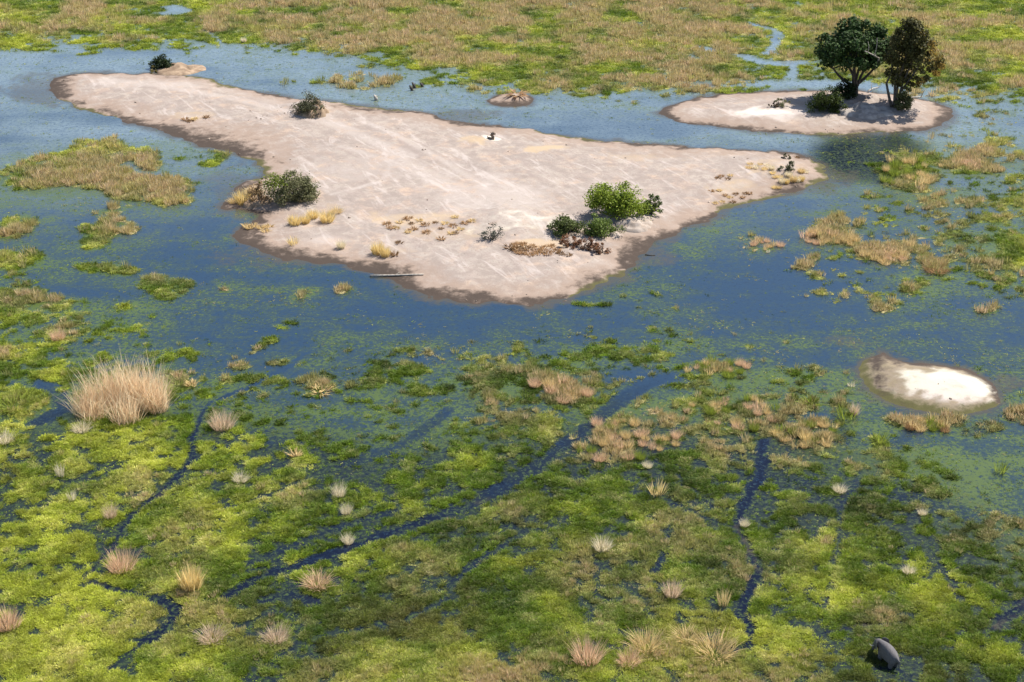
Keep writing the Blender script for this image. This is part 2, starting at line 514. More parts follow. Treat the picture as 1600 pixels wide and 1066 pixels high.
# patches of emergent grass: centre, half-width, half-height (photo px), density, tan
PATCH = [
    (95, 270, 92, 26, .95, .62), (165, 240, 80, 18, .8, .65), (228, 300, 62, 30, .75, .66), (150, 275, 70, 25, .8, .6),
    (245, 250, 30, 14, .7, .8), (158, 368, 48, 18, .9, .35), (205, 362, 35, 12, .7, .7), (172, 338, 45, 12, .6, .6),
    (22, 355, 38, 12, .8, .5), (30, 408, 42, 18, .7, .4), (150, 421, 20, 7, .9, .3), (195, 418, 30, 8, .9, .4),
    (260, 446, 36, 16, .95, .3), (30, 470, 60, 24, .8, .45), (345, 452, 20, 8, .5, .6), (470, 452, 28, 12, .5, .7),
    (535, 460, 14, 7, .5, .8), (330, 245, 30, 8, .6, .2),
    (1300, 367, 52, 19, .92, .85), (1383, 398, 44, 16, .92, .75), (1285, 420, 20, 9, .85, .8), (1462, 419, 24, 13, .9, .6),
    (1300, 436, 12, 6, .7, .7), (1418, 272, 48, 28, .72, .22), 
    (1510, 252, 52, 10, .85, .8), (1440, 300, 30, 8, .5, .5), (1570, 225, 40, 9, .6, .4), (1580, 283, 30, 10, .6, .5),
    (1590, 395, 34, 26, .85, .35), (1505, 385, 22, 26, .55, .35), (1540, 425, 35, 20, .5, .35), (1390, 470, 24, 12, .5, .8),
    (1440, 455, 26, 8, .5, .8), (1530, 490, 28, 8, .5, .7), (1190, 375, 26, 16, .38, .8),
    (785, 603, 62, 40, .9, .35), (870, 590, 70, 34, .55, .4), (890, 622, 40, 16, .52, .5), (505, 602, 36, 12, .7, .55),
    (575, 602, 28, 8, .6, .5), (630, 614, 10, 7, .8, .2),
    (975, 682, 88, 40, .60, .50), (930, 690, 40, 22, .62, .60), (1115, 572, 60, 12, .60, .60), (1085, 552, 50, 14, .42, .5),
    (1155, 640, 80, 30, .54, .5), (1130, 610, 46, 14, .5, .55), (1260, 675, 60, 22, .55, .45), (1190, 680, 60, 26, .55, .4),
    (1450, 660, 40, 12, .78, .8), (1530, 672, 40, 10, .6, .45), (1590, 655, 26, 12, .7, .8), (1300, 640, 28, 20, .45, .6),
    (1330, 660, 20, 10, .45, .5), (1250, 580, 24, 12, .42, .3), (940, 470, 40, 8, .5, .2), (900, 520, 50, 12, .35, .3),
    (395, 595, 50, 10, .9, .2), (440, 562, 22, 6, .8, .45), (400, 540, 12, 6, .7, .3), (372, 568, 16, 8, .8, .3),
    (430, 518, 10, 4, .6, .4), (455, 508, 12, 4, .5, .3), (330, 600, 20, 10, .6, .4), (265, 690, 46, 20, .9, .1),
    (300, 665, 36, 14, .85, .15), (595, 785, 52, 28, .9, .2), (560, 130, 70, 6, .55, .8), (600, 127, 26, 7, .8, .9),
    (470, 128, 60, 5, .4, .7), (100, 72, 60, 4, .7, .3),
]
# open water cut into the marsh: line in photo px, half-width in metres, strength
CHAN = [
    ([(480, 552), (440, 578), (395, 602), (330, 628)], .55, 1.0),
    ([(330, 628), (318, 640), (300, 688), (303, 716), (265, 758), (212, 800), (188, 828), (180, 852)], .62, 1.1),
    ([(180, 852), (150, 885), (130, 905), (165, 918), (205, 925), (245, 935)], .55, 1.1),
    ([(245, 935), (275, 955), (255, 985), (232, 1000)], 1.0, 1.2),
    ([(240, 992), (200, 1022), (165, 1055)], .4, .9),
    ([(1040, 588), (990, 612), (900, 682), (830, 735), (740, 790), (690, 806)], 1.35, .8),
    ([(690, 806), (640, 822), (600, 835), (540, 858), (480, 878), (400, 905), (355, 932)], .9, 1.1),
    ([(620, 800), (560, 815), (500, 835), (440, 860), (390, 880)], 1.0, .7),
    ([(1195, 690), (1188, 740), (1165, 785), (1152, 825)], .9, 1.0),
    ([(1152, 825), (1170, 860), (1186, 890), (1165, 930), (1158, 960), (1175, 980), (1168, 1012)], .7, 1.0),
    ([(1345, 740), (1316, 790), (1305, 860), (1295, 920), (1285, 962)], .55, .65),
    ([(775, 812), (820, 832), (760, 870), (712, 905), (700, 935), (640, 965)], .75, .75),
    ([(1046, 822), (1040, 860), (1022, 895)], .55, .75),
    ([(490, 742), (430, 770), (372, 790), (280, 812)], .35, .75),
    ([(412, 938), (450, 930), (492, 942)], 1.1, .9),
    ([(1610, 940), (1575, 962), (1556, 982)], .9, 1.3),
    ([(1285, 990), (1340, 978), (1412, 974)], .3, 1.0),
    ([(1440, 850), (1470, 890), (1500, 935)], .8, .5),
    ([(1090, 1030), (1130, 1022), (1165, 1012)], .45, .9),
    ([(1404, 1045), (1412, 1052), (1425, 1075)], 1.1, .5),
    ([(1330, 1000), (1280, 1040), (1250, 1070)], .9, .35),
    ([(640, 965), (560, 985), (480, 1000), (430, 1030), (425, 1070)], .8, .5),
    ([(0, 800), (60, 790), (130, 740), (200, 720)], .6, .45),
    ([(700, 640), (640, 690), (560, 720), (490, 742)], 1.2, .5),
    ([(930, 850), (935, 900), (925, 960), (900, 1000)], .6, .45),
    ([(1010, 770), (1080, 800), (1150, 828)], .4, .5),
    ([(0, 880), (60, 884), (120, 882)], .35, .6),
    ([(60, 600), (90, 610), (100, 640), (60, 660)], 1.4, .8),
    ([(270, 12), (285, 18), (262, 22)], 3.2, 1.6),
    ([(1175, 38), (1215, 48), (1212, 70), (1200, 84)], 1.3, 1.0),
    ([(1095, 74), (1125, 82), (1112, 80)], 1.8, 1.0),
    ([(1160, 88), (1190, 98), (1225, 100), (1250, 98)], 2.4, 1.0),
    ([(1240, 102), (1236, 130)], 1.4, .8),
    ([(1075, 132), (1200, 130), (1330, 132), (1400, 138)], 3.0, .75),
    ([(1500, 140), (1540, 132), (1600, 120)], .8, .7),
    ([(300, 40), (330, 52), (345, 66)], .9, .8),
    ([(1395, 700), (1480, 640), (1600, 600)], .8, .3),
]
# islands: outline in photo px
ISL_BIG = [(76, 128), (90, 119), (115, 115), (150, 113), (200, 115), (235, 116), (320, 122), (350, 130), (400, 142), (450, 152),
    (510, 158), (546, 163), (600, 171), (650, 177), (700, 186), (733, 192), (783, 199), (833, 204), (900, 213), (966, 221), (1066, 229),
    (1130, 233), (1215, 238), (1250, 243), (1280, 255), (1290, 270), (1286, 284), (1270, 292), (1240, 301), (1200, 313), (1150, 323),
    (1110, 336), (1085, 350), (1060, 362), (1040, 374), (1012, 391), (985, 412), (963, 431), (940, 446), (900, 462), (860, 474),
    (830, 478), (780, 477), (720, 471), (680, 463), (650, 452), (625, 440), (600, 429), (560, 416), (520, 410), (480, 412), (440, 405),
    (400, 390), (374, 376), (366, 362), (378, 350), (402, 341), (418, 334), (390, 333), (353, 326), (349, 316), (362, 302), (385, 285), (408, 276), (414, 264),
    (395, 253), (370, 242), (330, 229), (290, 216), (245, 203), (200, 191), (150, 178), (110, 160), (82, 146)]
ISL_TREE = [(1030, 177), (1048, 167), (1075, 158), (1110, 151), (1150, 146), (1200, 143), (1260, 142), (1300, 140), (1340, 142), (1400, 149),
    (1432, 154), (1462, 160), (1482, 168), (1489, 180), (1480, 192), (1450, 202), (1400, 207), (1330, 210), (1270, 210), (1200, 207),
    (1150, 203), (1100, 196), (1060, 188)]
ISL_SMALL = [(762, 158), (770, 151), (788, 146), (806, 144), (822, 147), (834, 153), (837, 159), (826, 165), (806, 167), (784, 167), (769, 164)]
ISL_WHITE = [(1345, 572), (1362, 556), (1378, 548), (1395, 560), (1425, 569), (1470, 571), (1510, 579), (1545, 597), (1560, 615), (1562, 630),
    (1545, 640), (1510, 645), (1470, 643), (1425, 636), (1385, 626), (1358, 611), (1346, 592)]
wob = fbm(gx, gy, 9.0, 4, 5)
wob2 = fbm(gx, gy, 2.6, 2, 8)
ISL = {}
for nm, pl, w in (('big', ISL_BIG, 1.0), ('tree', ISL_TREE, .7), ('small', ISL_SMALL, .5), ('white', ISL_WHITE, .4)):
    ISL[nm] = sdist(gx, gy, G(pl)) + w * (1.1 * wob + 0.7 * wob2 + .35 * fbm(gx, gy, 1.2, 2, 9))
d_any = np.maximum.reduce(list(ISL.values()))

n8 = fbm(gx, gy, 11.0, 3, 1); n3 = fbm(gx, gy, 3.6, 3, 2); n1 = fbm(gx, gy, 1.25, 2, 3)
n06 = fbm(gx, gy, .62, 2, 4)
stretch = fbm(gx * 0.35 + gy * 0.12, gy, 5.0, 3, 61)
wx_, wy_ = gpx + 26 * fbm(gx, gy, 7.0, 2, 11), gpy + 9 * fbm(gx, gy, 7.0, 2, 12)
dens = dens_t(wx_, wy_); tan = tan_t(wx_, wy_); bright = bright_t(wx_, wy_)
patchy = np.zeros_like(dens)
for cx, cy, rx, ry, dd, tt in PATCH:
    q = np.sqrt(((wx_ - cx) / rx) ** 2 + ((wy_ - cy) / ry) ** 2)
    w = 1 - sstep(0.65, 1.2, q)
    dens = np.maximum(dens, dens * (1 - w) + dd * w)
    tan = tan * (1 - w) + tt * w
    patchy = np.maximum(patchy, w)
chan = np.zeros_like(dens)
for pts, w, st in CHAN:
    P = G(pts)
    m = (gx > P[:, 0].min() - 8) & (gx < P[:, 0].max() + 8) & (gy > P[:, 1].min() - 10) & (gy < P[:, 1].max() + 10)
    d = sdist(gx[m], gy[m], P, False)
    w = w * .58
    wl = w * (1 + 0.5 * n3[m]) + 0.30 * n1[m]
    c = st * (1 - sstep(0.75, 1.7, d / np.maximum(wl, 0.12)))
    chan[m] = np.maximum(chan[m], c)
shoremask = sstep(-0.4, 1.6, d_any)
dens = dens * (1 - shoremask)
amp = 0.22 + 0.78 * sstep(.15, .55, dens)
f_m = dens + amp * (0.32 * n3 + 0.44 * n1 + 0.36 * n06 + 0.13 * n8) - (0.5 + 0.13 * sstep(560, 700, gpy)) - (0.80 + 0.25 * n1) * chan - 0.6 * shoremask
marsh_z = np.clip(f_m * 0.55, -0.4, 0.09) + np.where(f_m > -0.05, 0.09 * n1 + 0.05 * n3, 0) * sstep(-0.05, 0.2, f_m)
marsh_z = marsh_z - 0.02

PAL_DARK = np.array([0.042, 0.084, 0.007]); PAL_MID = np.array([0.125, 0.205, 0.010]); PAL_YEL = np.array([0.450, 0.490, 0.050])
PAL_TAN = np.array([0.590, 0.480, 0.240]); PAL_ORG = np.array([0.480, 0.340, 0.150]); PAL_PINK = np.array([0.660, 0.480, 0.300])

def palette(b, t, r):
    b = np.clip(b, 0, 1)[:, None]; t = np.clip(t, 0, 1)[:, None]; r = np.clip(r, 0, 1)[:, None]
    g = np.where(b < .5, PAL_DARK + (PAL_MID - PAL_DARK) * b * 2, PAL_MID + (PAL_YEL - PAL_MID) * (b * 2 - 1))
    st = PAL_ORG + (PAL_TAN - PAL_ORG) * np.clip(r * 2, 0, 1); st = st + (PAL_PINK - st) * np.clip(r * 2 - 1, 0, 1)
    return g + (st - g) * t

tn_n = fbm(gx, gy, 8.0, 3, 21); br_n = fbm(gx, gy, 5.0, 3, 22)
tan_f = np.clip(sstep(0.15, 0.85, tan - .08 * (1 - sstep(90, 170, gpy)) + (0.30 + .22 * (1 - sstep(60, 180, gpy))) * tn_n + 0.12 * n3), 0, 1)
bri_f = np.clip(bright + 0.30 * br_n + 0.15 * n3, 0, 1)
def blob_field(blobs):
    f = np.zeros_like(gx)
    for cx, cy, rx, ry, v in blobs:
        q = np.sqrt(((gpx - cx) / rx) ** 2 + ((gpy - cy) / ry) ** 2) + .30 * n3 + .22 * n1 + .12 * n8
        f = np.maximum(f, v * (1 - sstep(0.35, 1.15, q)))
    return f

BROWN = np.array([.150, .115, .055])
brn = blob_field([(640, 965, 260, 70, .9), (360, 965, 160, 60, .5), (1400, 1045, 170, 45, .8), (900, 900, 160, 70, .45), (60, 745, 120, 50, .55), (500, 1010, 160, 40, .7), (1120, 990, 100, 40, .5)]) * np.clip(.55 + .9 * br_n, 0, 1)
tint = palette(bri_f, tan_f * 0.8, 0.5 + 0.5 * tn_n)
tint = tint + (BROWN - tint) * brn[:, None] * 0.9

def samp(field, x, y):
    i = np.clip((np.log(y) - LN0) / (LN1 - LN0) * (NR - 1), 0, NR - 1.001); j = np.clip((x / y - T0) / (T1 - T0) * (NC - 1), 0, NC - 1.001)
    i0 = i.astype(int); j0 = j.astype(int); u = i - i0; v = j - j0
    Fd = field.reshape(NR, NC, *field.shape[1:])
    if field.ndim > 1: u = u[:, None]; v = v[:, None]
    return (Fd[i0, j0] * (1 - v) + Fd[i0, j0 + 1] * v) * (1 - u) + (Fd[i0 + 1, j0] * (1 - v) + Fd[i0 + 1, j0 + 1] * v) * u

idx = np.arange(NR * NC).reshape(NR, NC)
QUADS = np.stack([idx[:-1, :-1], idx[:-1, 1:], idx[1:, 1:], idx[1:, :-1]], -1).reshape(-1, 4)

def grid_mesh(name, z, keep, mat, attrs):
    q = QUADS[keep[QUADS].any(1)]
    used = np.zeros(NR * NC, bool); used[q.ravel()] = True
    remap = np.cumsum(used) - 1
    V = np.stack([gx, gy, z], 1)[used]
    return make_mesh(name, V, remap[q], mat, True, {k: v[used] for k, v in attrs.items()})

# far plain out to the horizon, under everything
R_ = 14000.0
props(link('ground', make_mesh('ground', [(-R_, -2000, -0.9), (R_, -2000, -0.9), (R_, R_, -0.9), (-R_, R_, -0.9)], np.array([[0, 1, 2, 3]]), plain_mat())), 'flat green and tan floodplain reaching to the horizon', kind='structure')

# water
blue_hint = 1 - sstep(0.3, 1.0, np.sqrt(((gpx - 760) / 330) ** 2 + ((gpy - 490) / 75) ** 2))
blue_hint = np.maximum(blue_hint, 1 - sstep(0.3, 1.0, np.sqrt(((gpx - 1200) / 240) ** 2 + ((gpy - 450) / 95) ** 2)))
blue_hint = np.maximum(blue_hint, 1 - sstep(0.3, 1.0, np.sqrt(((gpx - 1010) / 120) ** 2 + ((gpy - 605) / 40) ** 2)))
blue_hint = np.maximum(blue_hint, 1 - sstep(0.4, 1.0, np.sqrt(((gpx - 980) / 190) ** 2 + ((gpy - 203) / 20) ** 2)))
blue_hint = np.maximum(blue_hint, 1 - sstep(0.4, 1.0, np.sqrt(((gpx - 160) / 200) ** 2 + ((gpy - 205) / 22) ** 2)))
weed = 0.26 + 0.75 * dens + 0.22 * stretch + 0.12 * n8 - 0.26 * blue_hint - 0.55 * np.clip(chan, 0, 1) + 0.12 * sstep(600, 720, gpy)
painted_refl = 1 - sstep(0.6, 1.1, np.sqrt(((gpx - 1365) / 100) ** 2 + ((gpy - 245) / 46) ** 2))  # reflection of the trees painted into the water: darker, greener, without far gloss
weed = np.clip(weed + 0.30 * painted_refl, 0, 1)
mud = np.clip(1 - np.abs(d_any) / np.maximum(2.6 + 2.0 * n8 + 1.2 * n3, .3), 0, 1) * 0.8
mud = np.maximum(mud, blob_field([(1385, 592, 70, 56, .62), (1480, 645, 120, 16, .5), (1330, 535, 60, 18, .5), (1575, 600, 40, 20, .6), (1020, 400, 60, 26, .6), (360, 300, 60, 60, .5), (420, 400, 120, 30, .5), (60, 140, 80, 34, .6), (700, 180, 120, 14, .6), (1290, 280, 60, 30, .6)]))
mud = np.maximum(mud, 0.55 * np.clip(chan, 0, 1) * sstep(640, 800, gpy) * sstep(-0.1, 0.5, n8))
water = link('water', grid_mesh('water', np.zeros_like(gx), np.ones(NR * NC, bool), water_mat(), {'weed': weed, 'mud': mud, 'painted_gloss': np.clip((1 - sstep(110, 420, gpy)) * (.9 + .35 * n8 + .25 * stretch) * (1 - painted_refl), 0, 1), 'deep_and_refl': np.maximum(np.clip(chan, 0, 1) * sstep(560, 680, gpy), np.maximum(.85 * painted_refl, .85 * sstep(0.3, .6, dens) * sstep(580, 720, gpy))), }))
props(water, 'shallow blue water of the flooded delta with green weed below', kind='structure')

# marsh turf (hummocks of sedge standing out of the water)
marsh = link('marsh_ground', grid_mesh('marsh_ground', marsh_z, marsh_z > -0.08, marsh_mat(), {'tint': tint}))
props(marsh, 'hummocky green sedge turf rising out of the water', kind='structure')

# ---------------------------------------------------------------- sandy islands
rim_w = 0.9 + blob_field([(62, 135, 60, 30, 5.0), (330, 226, 170, 40, 2.6), (160, 178, 110, 26, 1.2), (372, 372, 60, 30, 3.4), (455, 405, 90, 22, 2.6),
    (600, 430, 70, 26, 3.0), (690, 466, 90, 22, 2.2), (820, 478, 90, 14, 1.2), (1010, 396, 60, 34, 3.4), (945, 440, 50, 26, 2.2), (620, 170, 120, 12, 2.4),
    (740, 190, 60, 12, 3.0), (1235, 300, 60, 18, 1.6), (1020, 178, 40, 18, 2.5), (1480, 185, 26, 26, 1.5), (1370, 580, 40, 40, 1.8), (800, 166, 50, 8, 1.2), (370, 300, 60, 20, 0.8)])
rim_w = rim_w * (1.25 + .55 * n3 + .4 * n8)
rim_w = rim_w * 1.85
algae_w = blob_field([(360, 130, 150, 16, 2.6), (560, 168, 160, 14, 2.2), (900, 215, 220, 16, 1.6), (1290, 275, 60, 34, 2.0), (1180, 322, 120, 20, 1.8), (950, 445, 90, 30, 2.0),
    (130, 172, 80, 20, 1.4), (420, 262, 80, 26, 2.2), (1420, 632, 130, 26, 2.4), (1352, 590, 26, 40, 2.0), (1530, 640, 50, 16, 1.4), (1330, 210, 150, 8, 1.2)])
track = np.zeros_like(gx)
for pts, w in (([(480, 172), (560, 215), (640, 262), (720, 300), (800, 330), (840, 350)], 1.1), ([(560, 190), (640, 228), (700, 262), (760, 300)], .8),
               ([(533, 235), (600, 255), (680, 292), (740, 322)], .9), ([(150, 125), (260, 140), (400, 165), (520, 200), (640, 250)], 1.4), ([(300, 128), (420, 160), (500, 180)], 1.2),
               ([(620, 240), (600, 290), (520, 310)], .6), ([(960, 430), (1010, 385), (1060, 350)], 1.2)):
    d = sdist(gx, gy, G(pts), False)
    track = np.maximum(track, 1 - sstep(0.4, 2.2, d / w))
pale = np.maximum(0.58 * track, blob_field([(760, 310, 130, 40, .6), (560, 265, 160, 40, .45), (250, 135, 140, 14, .6), (985, 348, 50, 14, .8), (960, 420, 60, 20, .6), (500, 385, 60, 18, .6)]))
straw = blob_field([(640, 350, 90, 16, .75), (850, 237, 55, 8, .95), (740, 226, 45, 9, .85), (1000, 250, 90, 12, .55), (700, 372, 120, 16, .5), (840, 388, 60, 11, .95), (1150, 300, 60, 20, .6), (1220, 270, 60, 24, .65), (520, 325, 50, 10, .5),
    (300, 185, 40, 8, .6), (500, 180, 50, 9, .6), (880, 370, 80, 10, .5), (285, 113, 50, 8, .7), (440, 305, 60, 10, .5), (620, 395, 40, 8, .5), (1140, 240, 60, 14, .4)])
white = blob_field([(766, 222, 26, 6, 1.1), (800, 350, 80, 22, .52), (862, 352, 30, 12, .55), (740, 365, 50, 12, .4)])
mounds = {  # low swells of the ground under bushes: centre px, radius m, height m
    'big': [(270, 112, 5.0, 1.1), (486, 172, 5.0, 1.2), (985, 348, 5.5, 0.9), (450, 305, 6.0, 0.5), (745, 224, 4.5, 0.5), (800, 352, 9.0, 0.4), (1225, 272, 6.0, 0.5)],
    'tree': [(1345, 165, 9.0, 1.0), (1400, 170, 5.0, .7)], 'small': [(806, 155, 3.6, .5)], 'white': []}

def island(key, name, label, mat, slope, top, extra=None, zmul=1.0):
    d = ISL[key]
    z = np.where(d > 0, top * (1 - np.exp(-d * slope / top)), d * 0.10)
    z = z + np.where(d > 0, 1, 0) * sstep(0, 3, d) * (0.05 * n3 + 0.03 * n1 + 0.08 * n8)
    for cx, cy, r, h in mounds[key]:
        x0, y0 = ground(cx, cy)
        q = np.sqrt((gx - x0) ** 2 + (gy - y0) ** 2) / r
        z = z + h * np.exp(-2.2 * q * q) * (1 + 0.35 * n1) * sstep(0, 1.5, d)
    wet = np.clip(1.15 - d / np.maximum(rim_w, .3), 0, 1.2)
    damp = np.clip(1.1 - d / (rim_w * 3.2 + 1.5), 0, 1)
    algae = np.clip(1.25 - d / np.maximum(algae_w, 1e-3), 0, 1.2) * sstep(0.2, 1.0, algae_w)
    at = dict(wet=wet * (1 - 0.6 * np.clip(algae, 0, 1)), damp=damp, algae=algae, pale=pale, straw=straw, white=white)
    if extra: at.update(extra(d))
    o = link(name, grid_mesh(name, z, d > -2.2, mat, at))
    ISLZ[key] = z
    return props(o, label, kind='structure')
ISLZ = {}
sandm = sand_mat('grey_pink_sand', (0.365, 0.308, 0.258), (0.315, 0.268, 0.232))
island('big', 'island', 'long bare pinkish sand island with dark wet rim', sandm, 0.11, 0.75)
zero = np.zeros_like(gx)
island('tree', 'island', 'oval sand island carrying the two tall trees', sandm, 0.14, 0.7,
       lambda d: dict(pale=blob_field([(1200, 182, 90, 14, 0.9)]), straw=blob_field([(1250, 165, 60, 12, .45), (1330, 190, 140, 14, .4)]), white=blob_field([(1195, 180, 60, 9, .7)])))
island('small', 'islet', 'small low tan mound alone in the back channel', sandm, 0.16, 0.7, lambda d: dict(pale=zero, straw=blob_field([(800, 155, 40, 10, .55)]), white=zero))
def white_attr(d):
    w = blob_field([(1480, 602, 96, 30, 1.0), (1435, 598, 50, 22, .9), (1522, 610, 44, 24, .95)])
    return dict(white=w, pale=blob_field([(1485, 616, 84, 26, .9)]), straw=zero, damp=zero)
island('white', 'islet', 'round islet crowned by bare white salt sand at the right', sand_mat('white_sand', (0.24, 0.19, 0.125), (0.20, 0.165, 0.105), (0.50, 0.46, 0.375), False), 0.30, 1.5, white_attr)

surf = np.maximum.reduce([np.where(ISL[k] > -1, ISLZ[k], -9) for k in ISLZ])
surf = np.maximum(surf, np.maximum(marsh_z, -0.05))
def zat(x, y): return float(samp(surf, np.array([float(x)]), np.array([float(y)]))[0])
def place(px, py):
    """a spot on the terrain that shows at this pixel"""
    z = 0.0
    for _ in range(4):
        x, y = ground(px, py, z); z = zat(x, y)
    return float(x), float(y), z

# ---------------------------------------------------------------- vegetation nobody could count
def scatter(name, label, protos, x, y, z, scl, tintc, R, tilt=0.12):
    n = len(x)
    me = bpy.data.meshes.new(name)
    me.vertices.add(n)
    me.vertices.foreach_set('co', np.stack([x, y, z], 1).astype(np.float32).ravel())
    a = me.attributes.new('rot', 'FLOAT_VECTOR', 'POINT')
    a.data.foreach_set('vector', np.stack([R.normal(0, tilt, n), R.normal(0, tilt, n), R.uniform(0, 6.283, n)], 1).astype(np.float32).ravel())
    a = me.attributes.new('scl', 'FLOAT_VECTOR', 'POINT'); a.data.foreach_set('vector', scl.astype(np.float32).ravel())
    a = me.attributes.new('pick', 'INT', 'POINT'); a.data.foreach_set('value', R.integers(0, len(protos), n).astype(np.int32))
    a = me.attributes.new('tint', 'FLOAT_COLOR', 'POINT')
    a.data.foreach_set('color', np.concatenate([np.clip(tintc, 0, 1), np.ones((n, 1))], 1).astype(np.float32).ravel())
    o = props(link(name, me), label, kind='stuff')
    c = bpy.data.collections.new(name + '_kinds')
    for i, p in enumerate(protos):
        c.objects.link(bpy.data.objects.new('%s_kind_%02d' % (name, i), p))
    ng = bpy.data.node_groups.new(name + '_spread', 'GeometryNodeTree')
    ng.interface.new_socket('Geometry', in_out='INPUT', socket_type='NodeSocketGeometry')
    ng.interface.new_socket('Geometry', in_out='OUTPUT', socket_type='NodeSocketGeometry')
    gi = ng.nodes.new('NodeGroupInput'); go = ng.nodes.new('NodeGroupOutput')
    iop = ng.nodes.new('GeometryNodeInstanceOnPoints')
    ci = ng.nodes.new('GeometryNodeCollectionInfo')
    ci.inputs['Collection'].default_value = c
    ci.inputs['Separate Children'].default_value = True
    ci.inputs['Reset Children'].default_value = True
    def na(k, t):
        q = ng.nodes.new('GeometryNodeInputNamedAttribute'); q.data_type = t; q.inputs['Name'].default_value = k
        return q.outputs['Attribute']
    L = ng.links.new
    L(gi.outputs[0], iop.inputs['Points']); L(ci.outputs[0], iop.inputs['Instance'])
    iop.inputs['Pick Instance'].default_value = True
    L(na('pick', 'INT'), iop.inputs['Instance Index'])
    L(na('rot', 'FLOAT_VECTOR'), iop.inputs['Rotation']); L(na('scl', 'FLOAT_VECTOR'), iop.inputs['Scale'])
    L(iop.outputs[0], go.inputs[0])
    md = o.modifiers.new('spread', 'NODES'); md.node_group = ng
    return o

grass_m = leaf_mat('sedge_blades', tint_attr='tint', trans=0.35, var=0.3)
reed_m = leaf_mat('reed_blades', tint_attr='tint', trans=0.35, var=0.3)
def proto(name, m, **kw):
    V, T, Q, f = blades(**kw)
    return make_mesh(name, V, [T, Q], m)
P_grass = [proto('sedge_kind', grass_m, n=26, r0=.42, h=.55, w=.075, lean=.95, droop=.5) for _ in range(5)]
P_reed = [proto('reed_kind', reed_m, n=26, r0=.40, h=1.0, w=.06, lean=.45, droop=.25) for _ in range(5)]
P_sprig = [proto('sprig_kind', grass_m, n=9, r0=.30, h=.5, w=.07, lean=.9, droop=.5) for _ in range(4)]
def pad_proto():
    acc = Acc(); n = 7
    for k in range(n):
        a = rng.uniform(0, 6.28); r = rng.uniform(0, .55); s = rng.uniform(.05, .13); zz = rng.uniform(.01, .05); ph = rng.uniform(0, 6.28)
        c = np.array([r * math.cos(a), r * math.sin(a), zz])
        ring = [c + np.array([s * math.cos(ph + q * 1.047), s * .8 * math.sin(ph + q * 1.047), rng.uniform(-.015, .03)]) for q in range(6)]
        acc.add([c] + ring, T=[(0, 1 + q, 1 + (q + 1) % 6) for q in range(6)])
    return acc.mesh('pad_kind', grass_m)
P_pad = [pad_proto() for _ in range(4)]

def candidates(n, R):
    t = R.uniform(-0.44, 0.44, n); y = np.exp(R.uniform(math.log(100), math.log(420), n))
    return t * y, y

R1 = np.random.default_rng(11)
x, y = candidates(480000, R1)
f = samp(f_m, x, y); tf = samp(tan_f, x, y); bf = samp(bri_f, x, y); zz = samp(np.maximum(marsh_z, -0.06), x, y); da = samp(d_any, x, y); pp = samp(patchy, x, y)
far = np.clip((y - 110) / 250, 0, 1)
keep_g = (R1.uniform(0, 1, len(x)) < sstep(-0.12, 0.12, f) * (1 - 0.70 * tf)) & (da < -0.2)
xg, yg, zg = x[keep_g], y[keep_g], zz[keep_g]
cl = fbm(xg, yg, 1.8, 2, 91); cl2 = fbm(xg, yg, 3.4, 3, 92)
bg_ = bf[keep_g] + R1.normal(0, .10, keep_g.sum()) + .22 * cl2; tg = np.clip(tf[keep_g] * .55 + R1.normal(0, .10, keep_g.sum()), 0, 1)
sc = (0.54 + 0.70 * far[keep_g]) * R1.uniform(.6, 1.35, keep_g.sum())
scatter('marsh_grass', 'green sedge and marsh grass covering the wet ground', P_grass, xg, yg, zg,
        np.stack([sc, sc, sc * R1.uniform(.45, 1.0, len(sc))], 1), palette(bg_, np.clip(tg + .32 * sstep(.35, .75, cl) * R1.uniform(0, 1, len(xg)), 0, 1), R1.uniform(.3, 1, len(xg))) * (1 + .35 * np.clip(cl, -1, 1))[:, None] * (1 - samp(brn, xg, yg)[:, None] * .65) + BROWN * .5 * samp(brn, xg, yg)[:, None], R1)
clp = sstep(.45, .8, fbm(x, y, 2.4, 2, 95))
keep_r = (R1.uniform(0, 1, len(x)) < sstep(-0.10, 0.2, f) * (0.02 + 0.70 * tf + .26 * clp)) & (da < -0.2) & ~keep_g
xr, yr, zr = x[keep_r], y[keep_r], zz[keep_r]
hr = (0.55 + 0.95 * far[keep_r] + 0.2 * pp[keep_r]) * R1.uniform(.55, 1.35, keep_r.sum())
tr = np.clip(tf[keep_r] * .8 + .55 * clp[keep_r] + R1.normal(0.12, .18, keep_r.sum()), 0, 1)
scatter('reeds', 'dry straw and green reeds standing in the marsh', P_reed, xr, yr, zr,
        np.stack([hr * 1.0, hr * 1.0, hr * R1.uniform(.7, 1.2, len(hr))], 1), palette(bf[keep_r] + .1, tr, R1.uniform(.2, 1, len(xr))), R1, .1)
R2 = np.random.default_rng(12)
x, y = candidates(190000, R2)
f = samp(f_m, x, y); da = samp(d_any, x, y); wd = samp(weed, x, y); ch = samp(chan, x, y); tf = samp(tan_f, x, y); bf = samp(bri_f, x, y)
clump = fbm(x, y, 3.0, 4, 77)
keep = (f < 0.02) & (da < -0.6) & (R2.uniform(0, 1, len(x)) < np.clip(0.02 + 0.62 * sstep(.2, .95, wd + .55 * clump), 0, 1)) & (ch < .5)
far = np.clip((y - 110) / 250, 0, 1)
n_ = keep.sum()
sc = (0.42 + 0.38 * far[keep]) * R2.uniform(.5, 1.3, n_)
half = R2.uniform(0, 1, n_) < .40
xk, yk = x[keep], y[keep]
col = palette(np.clip(bf[keep] * .7 + R2.normal(0, .14, n_), 0, 1), np.clip(tf[keep] * .5 + R2.normal(0, .15, n_), 0, 1), R2.uniform(0, 1, n_))
